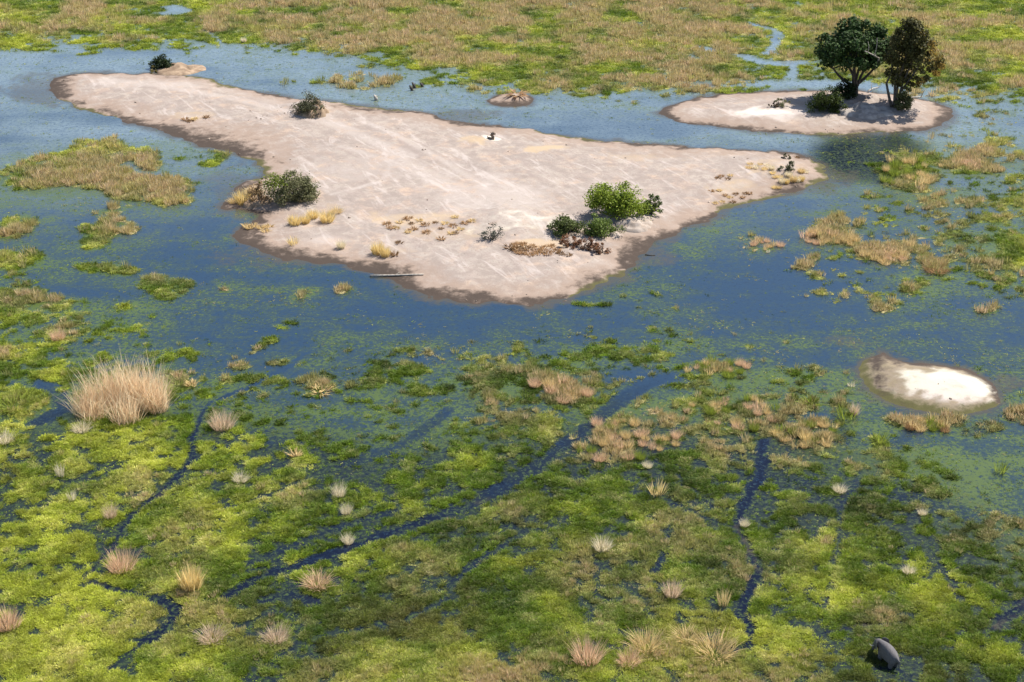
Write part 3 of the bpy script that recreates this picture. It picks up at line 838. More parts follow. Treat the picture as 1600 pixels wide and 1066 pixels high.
for nm, lb, pr, mk, zk in (('water_plants', 'sparse green sprigs poking through the water', P_sprig, half, -.04), ('floating_weed', 'small floating weed leaves scattered over the water', P_pad, ~half, .0)):
    scatter(nm, lb, pr, xk[mk], yk[mk], np.full(mk.sum(), zk), np.stack([sc[mk]] * 3, 1), col[mk], R2, .06 if nm == 'water_plants' else 0.0)

R3 = np.random.default_rng(13)
clod_m, _nt, _b = nodes_of('clod'); _b.inputs['Roughness'].default_value = .9
_nt.links.new(attr(_nt, 'tint', 'INSTANCER').outputs['Color'], _b.inputs['Base Color'])
def clod():
    a = Acc(); phi = (1 + 5 ** .5) / 2
    V = np.array([(-1, phi, 0), (1, phi, 0), (-1, -phi, 0), (1, -phi, 0), (0, -1, phi), (0, 1, phi), (0, -1, -phi), (0, 1, -phi), (phi, 0, -1), (phi, 0, 1), (-phi, 0, -1), (-phi, 0, 1)]) / 1.9
    F = [(0, 11, 5), (0, 5, 1), (0, 1, 7), (0, 7, 10), (0, 10, 11), (1, 5, 9), (5, 11, 4), (11, 10, 2), (10, 7, 6), (7, 1, 8), (3, 9, 4), (3, 4, 2), (3, 2, 6), (3, 6, 8), (3, 8, 9), (4, 9, 5), (2, 4, 11), (6, 2, 10), (8, 6, 7), (9, 8, 1)]
    V = V * rng.uniform(.7, 1.25, (12, 1)) * np.array([1, 1, .55])
    a.add(V, T=F); return a.mesh('clod_kind', clod_m)
x, y = candidates(60000, R3)
dz_ = samp(np.maximum(ISL['big'], np.maximum(ISL['tree'], ISL['white'])), x, y)
cln = fbm(x, y, 5.0, 3, 41)
kc = (dz_ > .3) & (R3.uniform(0, 1, len(x)) < .006 + .40 * sstep(.45, 1.1, cln))
xc, yc = x[kc], y[kc]; zc = samp(surf, xc, yc)
sc = R3.uniform(.35, 1.0, len(xc)) ** 3 * .20 + .035
u = R3.uniform(0, 1, len(xc))[:, None]
scatter('droppings', 'small dark clods and droppings strewn over the sand', [clod() for _ in range(3)], xc, yc, zc + .02, np.stack([sc] * 3, 1),
        np.array([.14, .10, .075]) * (1 - u) + np.array([.36, .28, .22]) * u, R3, .5)
# ---------------------------------------------------------------- leaves, stems
def unit(R, n):
    v = R.normal(0, 1, (n, 3)); return v / np.linalg.norm(v, axis=1)[:, None]

def leaf_cloud(acc, cen, rad, per, size, R, flat=0.75, up=0.5):
    """leaf-sized quads round each clump centre"""
    cen = np.asarray(cen, float); rad = np.broadcast_to(np.asarray(rad, float), (len(cen),))
    c = np.repeat(cen, per, 0); r = np.repeat(rad, per)
    d = unit(R, len(c)) * (R.uniform(0, 1, len(c)) ** 0.45)[:, None]
    p = c + d * r[:, None] * np.array([1, 1, flat])
    nrm = unit(R, len(c)) + d * 0.9 + np.array([0, 0, up]); nrm /= np.linalg.norm(nrm, axis=1)[:, None]
    a = np.cross(nrm, unit(R, len(c))); a /= np.linalg.norm(a, axis=1)[:, None] + 1e-9
    b = np.cross(nrm, a)
    s = size * R.uniform(.6, 1.3, len(c))[:, None]
    V = np.stack([p - a * s * .55, p + b * s * .34, p + a * s * .55, p - b * s * .34], 1).reshape(-1, 3)
    i = np.arange(len(c)) * 4
    acc.add(V, Q=np.stack([i, i + 1, i + 2, i + 3], 1))

bark_dark = bark_mat('dark_bark', (0.03, 0.024, 0.02), (0.075, 0.06, 0.048))
bark_pale = bark_mat('pale_dead_wood', (0.30, 0.26, 0.21), (0.50, 0.45, 0.38))
twig_m = bark_mat('grey_twigs', (0.10, 0.085, 0.065), (0.20, 0.17, 0.13))

def limb(acc, p0, p1, r0, r1, R, bend=.12, seg=5, sides=6):
    p0, p1 = np.array(p0, float), np.array(p1, float)
    L = np.linalg.norm(p1 - p0); k = R.normal(0, bend * L, 3)
    pts = [p0 + (p1 - p0) * t + k * math.sin(math.pi * t) for t in np.linspace(0, 1, seg)]
    tube(acc, pts, np.linspace(r0, r1, seg), sides)

def dome_clumps(n, w, d, h, R, base=.15, shell=.55, lump=.3, seed=0):
    """clump centres filling an uneven dome w x d x h"""
    a = R.uniform(0, 2 * math.pi, n); e = np.arcsin(R.uniform(-.12, 1, n))
    rr = shell + (1 - shell) * R.uniform(0, 1, n) ** .6
    k = 1 + lump * np.array([math.sin(2.3 * q + seed) * .6 + math.sin(4.1 * q + 1.7 * seed) * .4 for q in a])
    x = np.cos(a) * np.cos(e) * rr * w / 2 * k; y = np.sin(a) * np.cos(e) * rr * d / 2 * k
    z = h * base + np.sin(e) * rr * h * (1 - base) * .92 * (1 + .15 * np.sin(3 * a + seed))
    lob = R.choice(5, n, p=[.36, .16, .16, .16, .16])
    lx = np.array([.03, -.26, .26, -.13, .16]) * w * R.uniform(.6, 1.2, 5); ly = R.uniform(-.25, .25, 5) * d; ls = R.uniform(.50, .80, 5); ls[0] = 1.0
    P = np.stack([x * ls[lob] + lx[lob], y * ls[lob] + ly[lob], np.maximum(z * ls[lob], h * .06)], 1)
    P[:, 0] -= (P[:, 0].max() + P[:, 0].min()) / 2
    P[:, 0] *= w / 2 / max(P[:, 0].max(), .1); P[:, 2] *= h * .98 / P[:, 2].max()
    return P

def bush(px, py, wpx, hpx, col, label, seed, name='bush', dens=1.0, leaf=.30, mat=None, group=None, stems=7, extra=None, stem_mat=None, cat='bush'):
    R = np.random.default_rng(seed)
    x, y, z = place(px, py); sx, sz = mpp(px, py)
    w, h = wpx * sx, hpx * sz * .93
    root = empty(name, (x, y, z), label, cat, group)
    m = mat or leaf_mat(name + '_leaves', col, trans=.35, var=.5)
    n = max(10, int(34 * dens * (w * h / 9.0) ** .5))
    cen = dome_clumps(n, w * .92, w * .8, h * .88, R, seed=seed)
    cen = cen * R.uniform(.78, 1.12, (n, 1))
    acc = Acc(); leaf_cloud(acc, cen, R.uniform(.09, .25, n) * min(w, h * 1.3), int(80 * dens) + 14, leaf * .85, R)
    link('foliage', acc.mesh('foliage', m), root)
    st = Acc()
    for k in range(stems):
        t = cen[R.integers(0, n)]
        limb(st, (R.normal(0, .08 * w), R.normal(0, .08 * w), -.15), t * R.uniform(.85, 1.3), .05 + .012 * h, .02, R)
    link('stems', st.mesh('stems', stem_mat or twig_m, True), root)
    if extra:
        for nm2, c2, fx, fz, rr2, cnt in extra:
            acc = Acc(); cc = np.stack([R.normal(fx * w, rr2 * w, cnt), R.normal(-.1 * w, rr2 * w, cnt), R.normal(fz * h, rr2 * h * .6, cnt)], 1)
            leaf_cloud(acc, cc, .14 * w, 50, leaf, R)
            link(nm2, acc.mesh(nm2, leaf_mat(nm2, c2, trans=.3, var=.4)), root)
    return root

# ---------------------------------------------------------------- the two trees
def tree_left():
    R = np.random.default_rng(3)
    px, py = 1336, 150
    x, y, z = place(px, py); sx, sz = mpp(px, py)
    root = empty('tree', (x, y, z), 'dark green round-crowned tree with short forked trunk on the oval island', 'tree', 'trees on the oval island')
    tr = Acc()
    H = 110 * sz
    fork = [np.array(p) for p in ((-.3, 0, 1.5), (.25, .1, 1.7), (.05, .2, 1.9))]
    tube(tr, [(0, 0, -.3), (-.03, 0, .5), (0, .05, 1.2), (.02, .08, 1.9)], [.72, .56, .48, .40], 9)
    cx, cz, rw, rh = -6 * sx, 68 * sz, 54 * sx, 40 * sz
    n = 150
    cen = []
    while len(cen) < n:
        v = R.normal(0, 1, 3); v /= np.linalg.norm(v); r = .45 + .5 * R.uniform() ** .6
        if v[2] < -.55: continue
        lump = 1 + .14 * math.sin(3.1 * math.atan2(v[1], v[0]) + 2.0 * v[2]) + .08 * math.sin(7 * v[0] + 3 * v[2])
        p = np.array([cx + v[0] * rw * r * lump, v[1] * rw * .85 * r * lump, cz + v[2] * rh * r * lump])
        cen.append(p)
    cen = np.array(cen)
    low = cen[np.argsort(cen[:, 2])][:60]
    ends = [(-4.4, 0, 5.0), (-2.2, .4, 6.0), (-.8, -.6, 7.0), (.7, .5, 6.8), (1.9, -.2, 6.2), (3.6, .5, 5.6), (-.1, .6, 8.5)]
    for k, e in enumerate(ends):
        st = fork[k % 3]
        limb(tr, st, e, .33, .15, R, .05, 6, 7)
        for q in range(4):
            near = cen[np.argsort(np.linalg.norm(cen - np.array(e), axis=1))[q * 3 + 1]]
            limb(tr, e, near, .13, .04, R, .06, 4, 5)
    limb(tr, (-.4, 0, .9), (-3.1, -.3, 3.4), .2, .08, R, .06, 5, 6)
    link('trunk', tr.mesh('trunk', bark_dark, True), root)
    acc = Acc(); leaf_cloud(acc, cen, R.uniform(.95, 1.65, n), 125, .52, R, .8, .7)
    link('crown', acc.mesh('crown', leaf_mat('dark_evergreen_leaves', (0.040, 0.075, 0.016), trans=.15, var=.55, rough=.7)), root)
    dead = Acc()
    b0 = np.array([2.6, -4.6, 66 * sz])
    limb(dead, b0, (-.2, -5.3, 78 * sz), .15, .08, R, .03, 6, 6)
    limb(dead, (.4, -5.3, 76 * sz), (.2, -5.4, 92 * sz), .09, .04, R, .03, 4, 5)
    limb(dead, (1.6, -5.0, 70 * sz), (1.8, -5.1, 97 * sz), .09, .035, R, .02, 4, 5)
    limb(dead, b0, (2.4, -3.0, 45 * sz), .13, .15, R, .03, 5, 6)
    o = link('dead_branch', dead.mesh('dead_branch', bark_pale, True), root); o['label'] = 'bare bleached branch lying across the crown'

def tree_right():
    R = np.random.default_rng(4)
    px, py = 1399, 168
    x, y, z = place(px, py); sx, sz = mpp(px, py)
    root = empty('tree', (x, y, z), 'olive brown thin-leaved tree with sun glow painted gold on its right side, on the oval island', 'tree', 'trees on the oval island')
    tr = Acc()
    stems = [((-.5, .1, 0), (-2.0, .1, 4.4), (-1.5, 0, 8.4)), ((-.2, 0, 0), (-.5, .2, 4.6), (-.2, .3, 9.2)), ((.25, .1, 0), (.8, 0, 4.4), (2.2, .1, 9.2)), ((.3, -.1, 0), (.6, -.2, 3.0), (3.9, .2, 8.4)), ((0, .2, 0), (.3, .3, 5.6), (1.1, .3, 12.5))]
    n = 190; cen = []
    while len(cen) < n:
        u = R.uniform(-1, 1, 3)
        if (u ** 2).sum() > 1: continue
        zz = 82 * sz + u[2] * 52 * sz
        f = (zz / sz - 30) / 104.0
        wid = np.interp(f, [0, .25, .5, .75, 1.0], [44, 50, 47, 28, 11]) * sx
        off = np.interp(f, [0, .3, .5, .75, 1.0], [10, 24, 24, 12, 10]) * sx
        cen.append((off + u[0] * wid, u[1] * wid * .8, zz))
    cen = np.array(cen)
    for a, b, c in stems:
        limb(tr, np.array(a) - (0, 0, .3), b, .30, .2, R, .02, 5, 7); limb(tr, b, c, .2, .11, R, .05, 5, 6)
        for q in range(6):
            near = cen[np.argsort(np.linalg.norm(cen - np.array(c), axis=1))[q * 3]]
            limb(tr, c, near, .09, .025, R, .07, 4, 5)
    link('trunk', tr.mesh('trunk', bark_mat('grey_bark', (.06, .05, .04), (.15, .125, .10)), True), root)
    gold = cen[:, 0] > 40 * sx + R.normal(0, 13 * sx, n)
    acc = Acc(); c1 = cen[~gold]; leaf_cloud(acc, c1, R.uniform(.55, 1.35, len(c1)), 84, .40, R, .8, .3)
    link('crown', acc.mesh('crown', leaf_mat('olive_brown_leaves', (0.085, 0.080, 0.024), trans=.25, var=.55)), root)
    acc = Acc(); c2 = cen[gold]; leaf_cloud(acc, c2, R.uniform(.6, 1.1, len(c2)), 64, .38, R, .8, .3)  # sun glow on the right of the crown is put into the leaf colour
    o = link('crown_edge', acc.mesh('crown_edge', leaf_mat('golden_leaves', (0.27, 0.185, 0.045), trans=.5, var=.5)), root); o['label'] = 'leaves coloured golden yellow for the sun glow on the crown edge'
tree_left(); tree_right()

# ---------------------------------------------------------------- bushes
GREEN = (.060, .085, .016); GREY = (.165, .165, .075); BRIGHT = (.20, .26, .025); DK = (.028, .044, .012); OLIVE = (.13, .135, .050)
bush(1290, 171, 52, 40, GREEN, 'round green bush at the left foot of the dark tree on the oval island', 21, leaf=.34)
bush(1318, 152, 34, 30, DK, 'small black-green bush half hidden behind the round green one by the trunk', 22, leaf=.34)
bush(1410, 172, 26, 42, OLIVE, 'slim olive bush hugging the foot of the gold-tinged tree', 23, leaf=.34)
bush(1222, 166, 22, 15, GREY, 'small grey bush alone left of the trees on the oval island', 24, leaf=.26, dens=.5)
bush(1208, 168, 16, 8, (.16, .12, .08), 'low brown dry bush beside the small grey bush on the oval island', 25, leaf=.24, dens=.4)
bush(253, 109, 42, 24, DK, 'dense dark green bush on top of an earth mound at the far left shore', 26, leaf=.38)
bush(484, 174, 52, 40, (.10, .10, .05), 'leggy grey bush on the brown mound at the back shore of the long island', 27, leaf=.30, dens=.8, stems=14, stem_mat=bark_pale)
bush(456, 311, 78, 50, GREY, 'broad grey-green bush with a yellow-green left shoulder on the west spit', 28, leaf=.30, dens=1.15, extra=[('young_foliage', (.17, .21, .03), -.28, .72, .12, 14)])
bush(966, 334, 86, 62, BRIGHT, 'largest bright green bush near the middle of the long island', 29, leaf=.34, dens=1.2)
bush(886, 364, 56, 34, (.10, .125, .035), 'grey-green bush left of the bright green bush, casting a dark shadow', 30, leaf=.30)
bush(943, 364, 52, 34, (.13, .18, .035), 'mid green bush right in front of the bright green bush', 31, leaf=.30)
bush(1013, 334, 40, 28, (.085, .115, .028), 'small dark green bush right of the bright green bush', 32, leaf=.30)
bush(768, 374, 32, 30, (.090, .100, .075), 'lone grey twiggy bush on the pale sand of the long island', 33, leaf=.22, dens=.45, stems=16)
bush(1228, 266, 24, 16, (.11, .11, .055), 'dark low bush among straw tussocks on the right tip of the long island', 34, leaf=.24, dens=.6)
bush(1229, 248, 14, 8, (.17, .16, .08), 'tiny olive bush at the back edge of the right tip of the long island', 35, leaf=.22, dens=.4)
bush(402, 312, 40, 34, (.30, .20, .10), 'dry brown bush between the golden tussock and the broad grey-green bush', 36, leaf=.26, dens=.7, name='dead_bush', stems=14)
bush(247, 115, 26, 11, (.22, .18, .06), 'low yellowish bush at the left foot of the far left mound', 37, leaf=.3, dens=.4)
for k, (px, py, w, h) in enumerate([(889, 384, 30, 18), (911, 388, 34, 19), (938, 394, 36, 20)]):
    bush(px, py, w, h, [(.26, .12, .055), (.21, .10, .05), (.24, .12, .06)][k], ['left of three rust-brown dead bushes in front of the grey-green bush', 'middle of three rust-brown dead bushes in front of the grey-green bush', 'right of three rust-brown dead bushes, below the mid green bush'][k],
         40 + k, name='dead_bush', leaf=.24, dens=.6, stems=10, group='rust-brown dead bushes on the island')

# ---------------------------------------------------------------- mounds, logs, stumps
mound_pale = bark_mat('mound_earth', (.26, .20, .155), (.40, .335, .28), .9); mound_brown = bark_mat('brown_earth', (.17, .11, .065), (.36, .255, .165), .8)
mound_grey = bark_mat('ash_earth', (.20, .17, .15), (.40, .35, .305), .9)
def mound(px, py, wpx, hpx, mat, label, seed, rough=.3, dpt=.8):
    R = np.random.default_rng(seed)
    x, y, z = place(px, py); sx, sz = mpp(px, py)
    w, h = wpx * sx / 2, hpx * sz
    V = [(0, 0, h)]; n, m = 40, 10
    for i in range(1, m + 1):
        for k in range(n):
            a = 2 * math.pi * k / n; r = i / m
            q = float(vnoise(np.array([math.cos(a) * 1.7 * r + seed]), np.array([math.sin(a) * 1.7 * r + i * .25]), seed)[0])
            q2 = float(vnoise(np.array([math.cos(a) * 4.3 * r + seed]), np.array([math.sin(a) * 4.3 * r]), seed + 5)[0])
            zz = h * (1 - r ** 1.3) * (1 + 1.6 * rough * q + 1.5 * rough * q2) - (0.35 if i == m else 0)
            V.append((w * r * (1 + .25 * q + .15 * q2) * math.cos(a), w * dpt * r * (1 + .2 * q) * math.sin(a), zz))
    T = [(0, 1 + k, 1 + (k + 1) % n) for k in range(n)]
    Q = [(1 + (i - 1) * n + k, 1 + i * n + k, 1 + i * n + (k + 1) % n, 1 + (i - 1) * n + (k + 1) % n) for i in range(1, m) for k in range(n)]
    o = link('earth_mound', make_mesh('earth_mound', V, [np.array(T), np.array(Q)], mat, True), None, (x, y, z))
    return props(o, label, 'mound', 'earth mounds on the islands')
mound(990, 352, 60, 9, mound_pale, 'pale earth mound at the foot of the bright green bush', 1)
mound(280, 110, 84, 8, mound_brown, 'tan earth mound under the dense dark bush at the far left shore', 2)
mound(488, 177, 52, 13, mound_brown, 'rusty earth mound under the leggy grey bush at the back shore', 3, .5)
mound(1352, 172, 84, 7, mound_grey, 'ash grey earth mound in the shade of the two trees', 4, .4)
mound(403, 316, 50, 9, mound_brown, 'low brown earth mound under the dry bush on the west spit', 5, .5)

def log(pts_px, r0, r1, name, label, cat, mat, lift=.1, branches=()):
    P = [place(*p) for p in pts_px]
    o3 = np.array(P[0])
    acc = Acc()
    n = len(P)
    tube(acc, [np.array(p) - o3 + (0, 0, lift) for p in P], np.linspace(r0, r1, n), 8)
    o = link(name, acc.mesh(name, mat, True), None, tuple(o3))
    props(o, label, cat)
    for b0, b1, ra, rb in branches:
        a = Acc(); R = np.random.default_rng(9); limb(a, b0, b1, ra, rb, R, .03, 4, 6)
        link('branch', a.mesh('branch', mat, True), o)
    return o
log([(578, 433), (600, 432.4), (622, 431.8), (645, 431), (662, 430.4)], .17, .09, 'log', 'long thin bleached log lying across the near shore of the long island', 'log', bark_pale, .16, [((3.2, .1, .15), (4.0, .5, .5), .07, .03)])
log([(1422, 154), (1432, 153), (1441, 152)], .16, .10, 'driftwood', 'bleached driftwood with one stick standing up on the right end of the oval island', 'driftwood', bark_pale, .1, [((1.9, 0, .1), (2.7, .1, 1.9), .09, .04)])
log([(1356, 146), (1364, 141), (1372, 139)], .14, .07, 'driftwood', 'pale forked dead branch lying behind the mound between the two trees', 'driftwood', bark_pale, .35, [((.8, .4, .4), (.6, .6, 1.7), .08, .03), ((1.2, .6, .4), (2.4, .2, 1.3), .07, .03)])
log([(1368, 150), (1376, 156), (1385, 160)], .14, .07, 'driftwood', 'short bleached branch at the foot of the gold-tinged tree', 'driftwood', bark_pale, .15)
log([(1008, 399), (1016, 400), (1024, 400)], .10, .06, 'driftwood', 'thin dark stick on the damp sand at the near right shore of the long island', 'driftwood', bark_dark, .08)
log([(954, 339), (962, 345), (972, 352)], .10, .06, 'driftwood', 'dark crooked branch lying on the pale earth mound', 'driftwood', bark_dark, .9)
for k, (a, b, lb) in enumerate([((645, 142), (640, 134), 'lower left of the dark leaning snags in the back channel'), ((649, 137), (644, 128), 'upper left of the dark leaning snags in the back channel'), ((661, 136), (657, 130), 'right of the dark leaning snags in the back channel')]):
    x, y, z = place(*a); sx, sz = mpp(*a)
    acc = Acc(); dx, dz = (b[0] - a[0]) * sx, (a[1] - b[1]) * sz
    tube(acc, [(0, 0, -.3), (dx * .4, 0, dz * .4), (dx, .05, dz)], [.24, .30, .13], 7)
    tube(acc, [(dx * .5, 0, dz * .55), (dx * .5 + .35, .1, dz * .8)], [.12, .06], 6)
    props(link('snag', acc.mesh('snag', bark_dark, True), None, (x, y, -.02)), lb, 'snag', 'dark snags in the back channel')
x, y, z = place(587, 157); sx, sz = mpp(587, 157)
acc = Acc(); tube(acc, [(0.15, 0, -.1), (.05, 0, .4), (-.25, .03, 1.0)], [.30, .34, .16], 8); tube(acc, [(.1, 0, .5), (.25, .1, .95)], [.14, .06], 6)
props(link('stump', acc.mesh('stump', bark_pale, True), None, (x, y, z)), 'pale leaning stump at the water edge of the back shore', 'stump')
x, y, z = place(770, 218); sx, sz = mpp(770, 218)
acc = Acc(); tube(acc, [(0, 0, -.2), (.05, 0, .4), (-.2, 0, .75), (.1, 0, 1.1), (.45, .1, .9)], [.30, .26, .28, .34, .16], 8); tube(acc, [(-.1, 0, .1), (-.8, 0, .3), (-.95, .1, .5)], [.22, .18, .08], 7); tube(acc, [(-.1, 0, .8), (-.35, .1, 1.25)], [.14, .05], 6)
props(link('stump', acc.mesh('stump', bark_mat('brown_stump', (.11, .08, .06), (.20, .15, .11)), True), None, (x, y, z)), 'gnarled dark stump beside the white sand patch on the long island', 'stump')

# ---------------------------------------------------------------- tussocks
TUS = {'golden': (.80, .62, .28), 'straw': (.70, .53, .26), 'pink': (.72, .50, .32), 'pale': (.78, .68, .48), 'brown': (.26, .155, .075), 'green': (.26, .31, .045), 'rust': (.42, .26, .13), 'grey': (.68, .52, .36)}
TMAT = {k: leaf_mat(k + '_tussock_blades', c, trans=.5, var=.3) for k, c in TUS.items()}
TPRO = {}
def tproto(kind, style):
    key = (kind, style)
    if key not in TPRO:
        R = np.random.default_rng(abs(hash(style)) % 1000 if False else {'sheaf': 5, 'fan': 6, 'low': 7, 'plume': 8, 'spiky': 9}[style])
        L = []
        for q in range(4):
            kw = dict(sheaf=dict(n=340, r0=.36, h=1.05, w=.024, lean=.46, droop=.5, hvar=.5), fan=dict(n=420, r0=.40, h=.95, w=.016, lean=.75, droop=.6, hvar=.8), low=dict(n=60, r0=.42, h=.95, w=.10, lean=.8, droop=.4),
                      plume=dict(n=460, r0=.42, h=1.0, w=.016, lean=.6, droop=.5, hvar=.75), spiky=dict(n=60, r0=.38, h=1.1, w=.035, lean=.6, droop=.15))[style]
            V, T, Q, f = blades(R=R, **kw)
            L.append(make_mesh('tussock', V, [T, Q], TMAT[kind]))
        TPRO[key] = L
    return TPRO[key]
_tn = [0]
def tussock(px, py, wpx, hpx, kind, style, label, group=None, name='grass_tussock', cat='grass tussock'):
    x, y, z = place(px, py); sx, sz = mpp(px, py)
    L = tproto(kind, style); _tn[0] += 1
    if z < 0.0: z = -.02
    o = link(name, L[_tn[0] % 4], None, (x, y, z))
    o.rotation_euler = (0, 0, (_tn[0] * 2.399) % 6.283)
    o.scale = (wpx * sx * .95, wpx * sx * .95, hpx * sz * .85)
    return props(o, label, cat, group)

# golden sheaves on the west half of the long island
GI = 'golden tussocks on the long island'
for a in [(379, 318, 24, 33, 'golden', 'sheaf', 'tall golden tussock at the tip of the west spit, against the dry brown bush'),
          (396, 303, 24, 22, 'golden', 'fan', 'yellow tussock behind the tallest tussock of the west spit'),
          (366, 317, 16, 16, 'straw', 'fan', 'short straw tussock nearest the water on the west spit'),
          (461, 351, 22, 24, 'golden', 'sheaf', 'leftmost round golden tussock of the row below the broad grey-green bush'),
          (478, 349, 15, 22, 'golden', 'sheaf', 'narrow golden tussock second from left in the row below the broad bush'),
          (489, 341, 19, 22, 'golden', 'sheaf', 'golden tussock at the back of the row, behind its narrow neighbour'),
          (511, 347, 24, 28, 'golden', 'sheaf', 'biggest golden tussock of the row below the broad grey-green bush'),
          (525, 332, 20, 16, 'straw', 'fan', 'small straw tussock at the right end of the golden row'),
          (458, 382, 18, 18, 'golden', 'spiky', 'thin yellow tussock alone at the near left shore of the long island'),
          (533, 388, 15, 20, 'pale', 'sheaf', 'small pale tussock with a black shadow left of the double golden sheaf'),
          (590, 397, 20, 32, 'golden', 'sheaf', 'taller left sheaf of the double golden tussock near the bleached log'),
          (602, 401, 16, 27, 'golden', 'sheaf', 'shorter right sheaf of the double golden tussock near the bleached log'),
          (617, 399, 13, 10, 'brown', 'low', 'dark brown clump just right of the double golden tussock'),
          (624, 380, 10, 7, 'brown', 'low', 'small brown clump above the dark brown clump by the golden pair'),
          (472, 314, 16, 12, 'golden', 'low', 'small golden tuft at the foot of the broad grey-green bush'),
          (488, 311, 12, 8, 'rust', 'low', 'tiny rusty tuft under the right edge of the broad grey-green bush')]:
    tussock(*a, group=GI)
for px, py in [(383, 354), (397, 354), (408, 357), (415, 362), (390, 357), (420, 355)]:
    tussock(px, py, 12, 9, 'straw', 'low', 'low straw tuft on the brown damp shore below the west spit', 'straw tufts on the brown west shore')
for px, py in [(605, 351), (611, 357), (619, 357), (645, 359), (637, 363), (643, 350), (625, 348), (638, 342), (667, 364), (689, 358), (707, 354), (719, 359), (704, 365), (712, 365), (690, 374), (727, 349), (738, 346), (711, 340), (680, 349), (695, 350), (655, 345), (664, 352)]:
    k = (px * 7 + py) % 3
    tussock(px, py, 8 + k * 2, 5 + k, ['brown', 'straw', 'rust'][k], 'low', ['dark brown', 'straw yellow', 'rusty'][k] + ' low dry tuft in the stubble field right of the golden tussocks', 'stubble tufts on the pale sand')
for px, py in [(797, 387), (806, 390), (812, 395), (818, 397), (808, 384), (817, 383), (828, 399), (855, 397), (838, 392), (848, 389), (824, 390), (832, 386), (843, 397), (862, 386), (868, 393)]:
    k = (px + py) % 3
    tussock(px, py, 12 + 2 * k, 7 + k, ['rust', 'rust', 'brown'][k], 'low', ['small rust-coloured', 'wider rust-coloured', 'dark brown'][k] + ' low tuft left of the dead bushes on the long island', 'rust tufts on the long island')
for px, py, lb in [(876, 397, 'left of two tiny dark tufts in front of the dead bushes'), (888, 399, 'right of two tiny dark tufts in front of the dead bushes')]:
    tussock(px, py, 11, 7, 'brown', 'low', lb, 'dark tufts by the dead bushes')
for k, (px, py, w, h) in enumerate([(1170, 263, 10, 8), (1182, 263, 11, 9), (1195, 265, 10, 8), (1172, 257, 9, 6), (1206, 265, 10, 11), (1207, 271, 9, 8), (1211, 277, 9, 8), (1222, 286, 13, 14), (1229, 286, 10, 13), (1240, 283, 12, 16), (1246, 284, 10, 12), (1252, 282, 11, 13), (1252, 270, 12, 11), (1259, 270, 9, 9), (1210, 294, 9, 9), (1217, 294, 8, 8), (1232, 275, 12, 12), (1218, 276, 10, 9), (1188, 258, 9, 6), (1199, 259, 8, 6)]):
    tussock(px, py, w, h + 1, ['straw', 'pale', 'golden'][k % 3], 'sheaf' if h > 10 else 'fan', ('taller ' if h > 10 else 'short ') + ['straw', 'pale', 'golden'][k % 3] + ' tussock in the cluster on the right tip of the long island', 'straw tussocks on the right tip')
for k, (px, py) in enumerate([(1122, 279), (1127, 276), (1141, 275), (1137, 280), (1112, 299), (1124, 298), (1165, 303), (1172, 303), (1141, 309), (1150, 304), (1133, 306), (1128, 316), (1145, 316), (1160, 309), (1118, 318)]):
    tussock(px, py, 8, 5, ['brown', 'rust', 'straw'][k % 3], 'low', ['brown', 'rusty', 'straw'][k % 3] + ' tiny dry tuft scattered on the sand west of the right-tip cluster', 'tiny tufts near the right tip')
for px, py, k in [(290, 187, 'rust'), (297, 190, 'brown'), (304, 187, 'straw'), (322, 184, 'brown')]:
    tussock(px, py, 10, 6, k, 'low', 'low dry tuft alone on the left arm of the long island', 'tufts on the left arm of the island')
tussock(1246, 247, 7, 5, 'brown', 'low', 'tiny black-brown clump at the back shore near the right tip')
tussock(381, 66, 9, 12, 'pale', 'sheaf', 'single white tuft standing in the water below the far grassland')
tussock(806, 148, 30, 5, 'rust', 'low', 'dry rusty grass cap on the small mound islet')

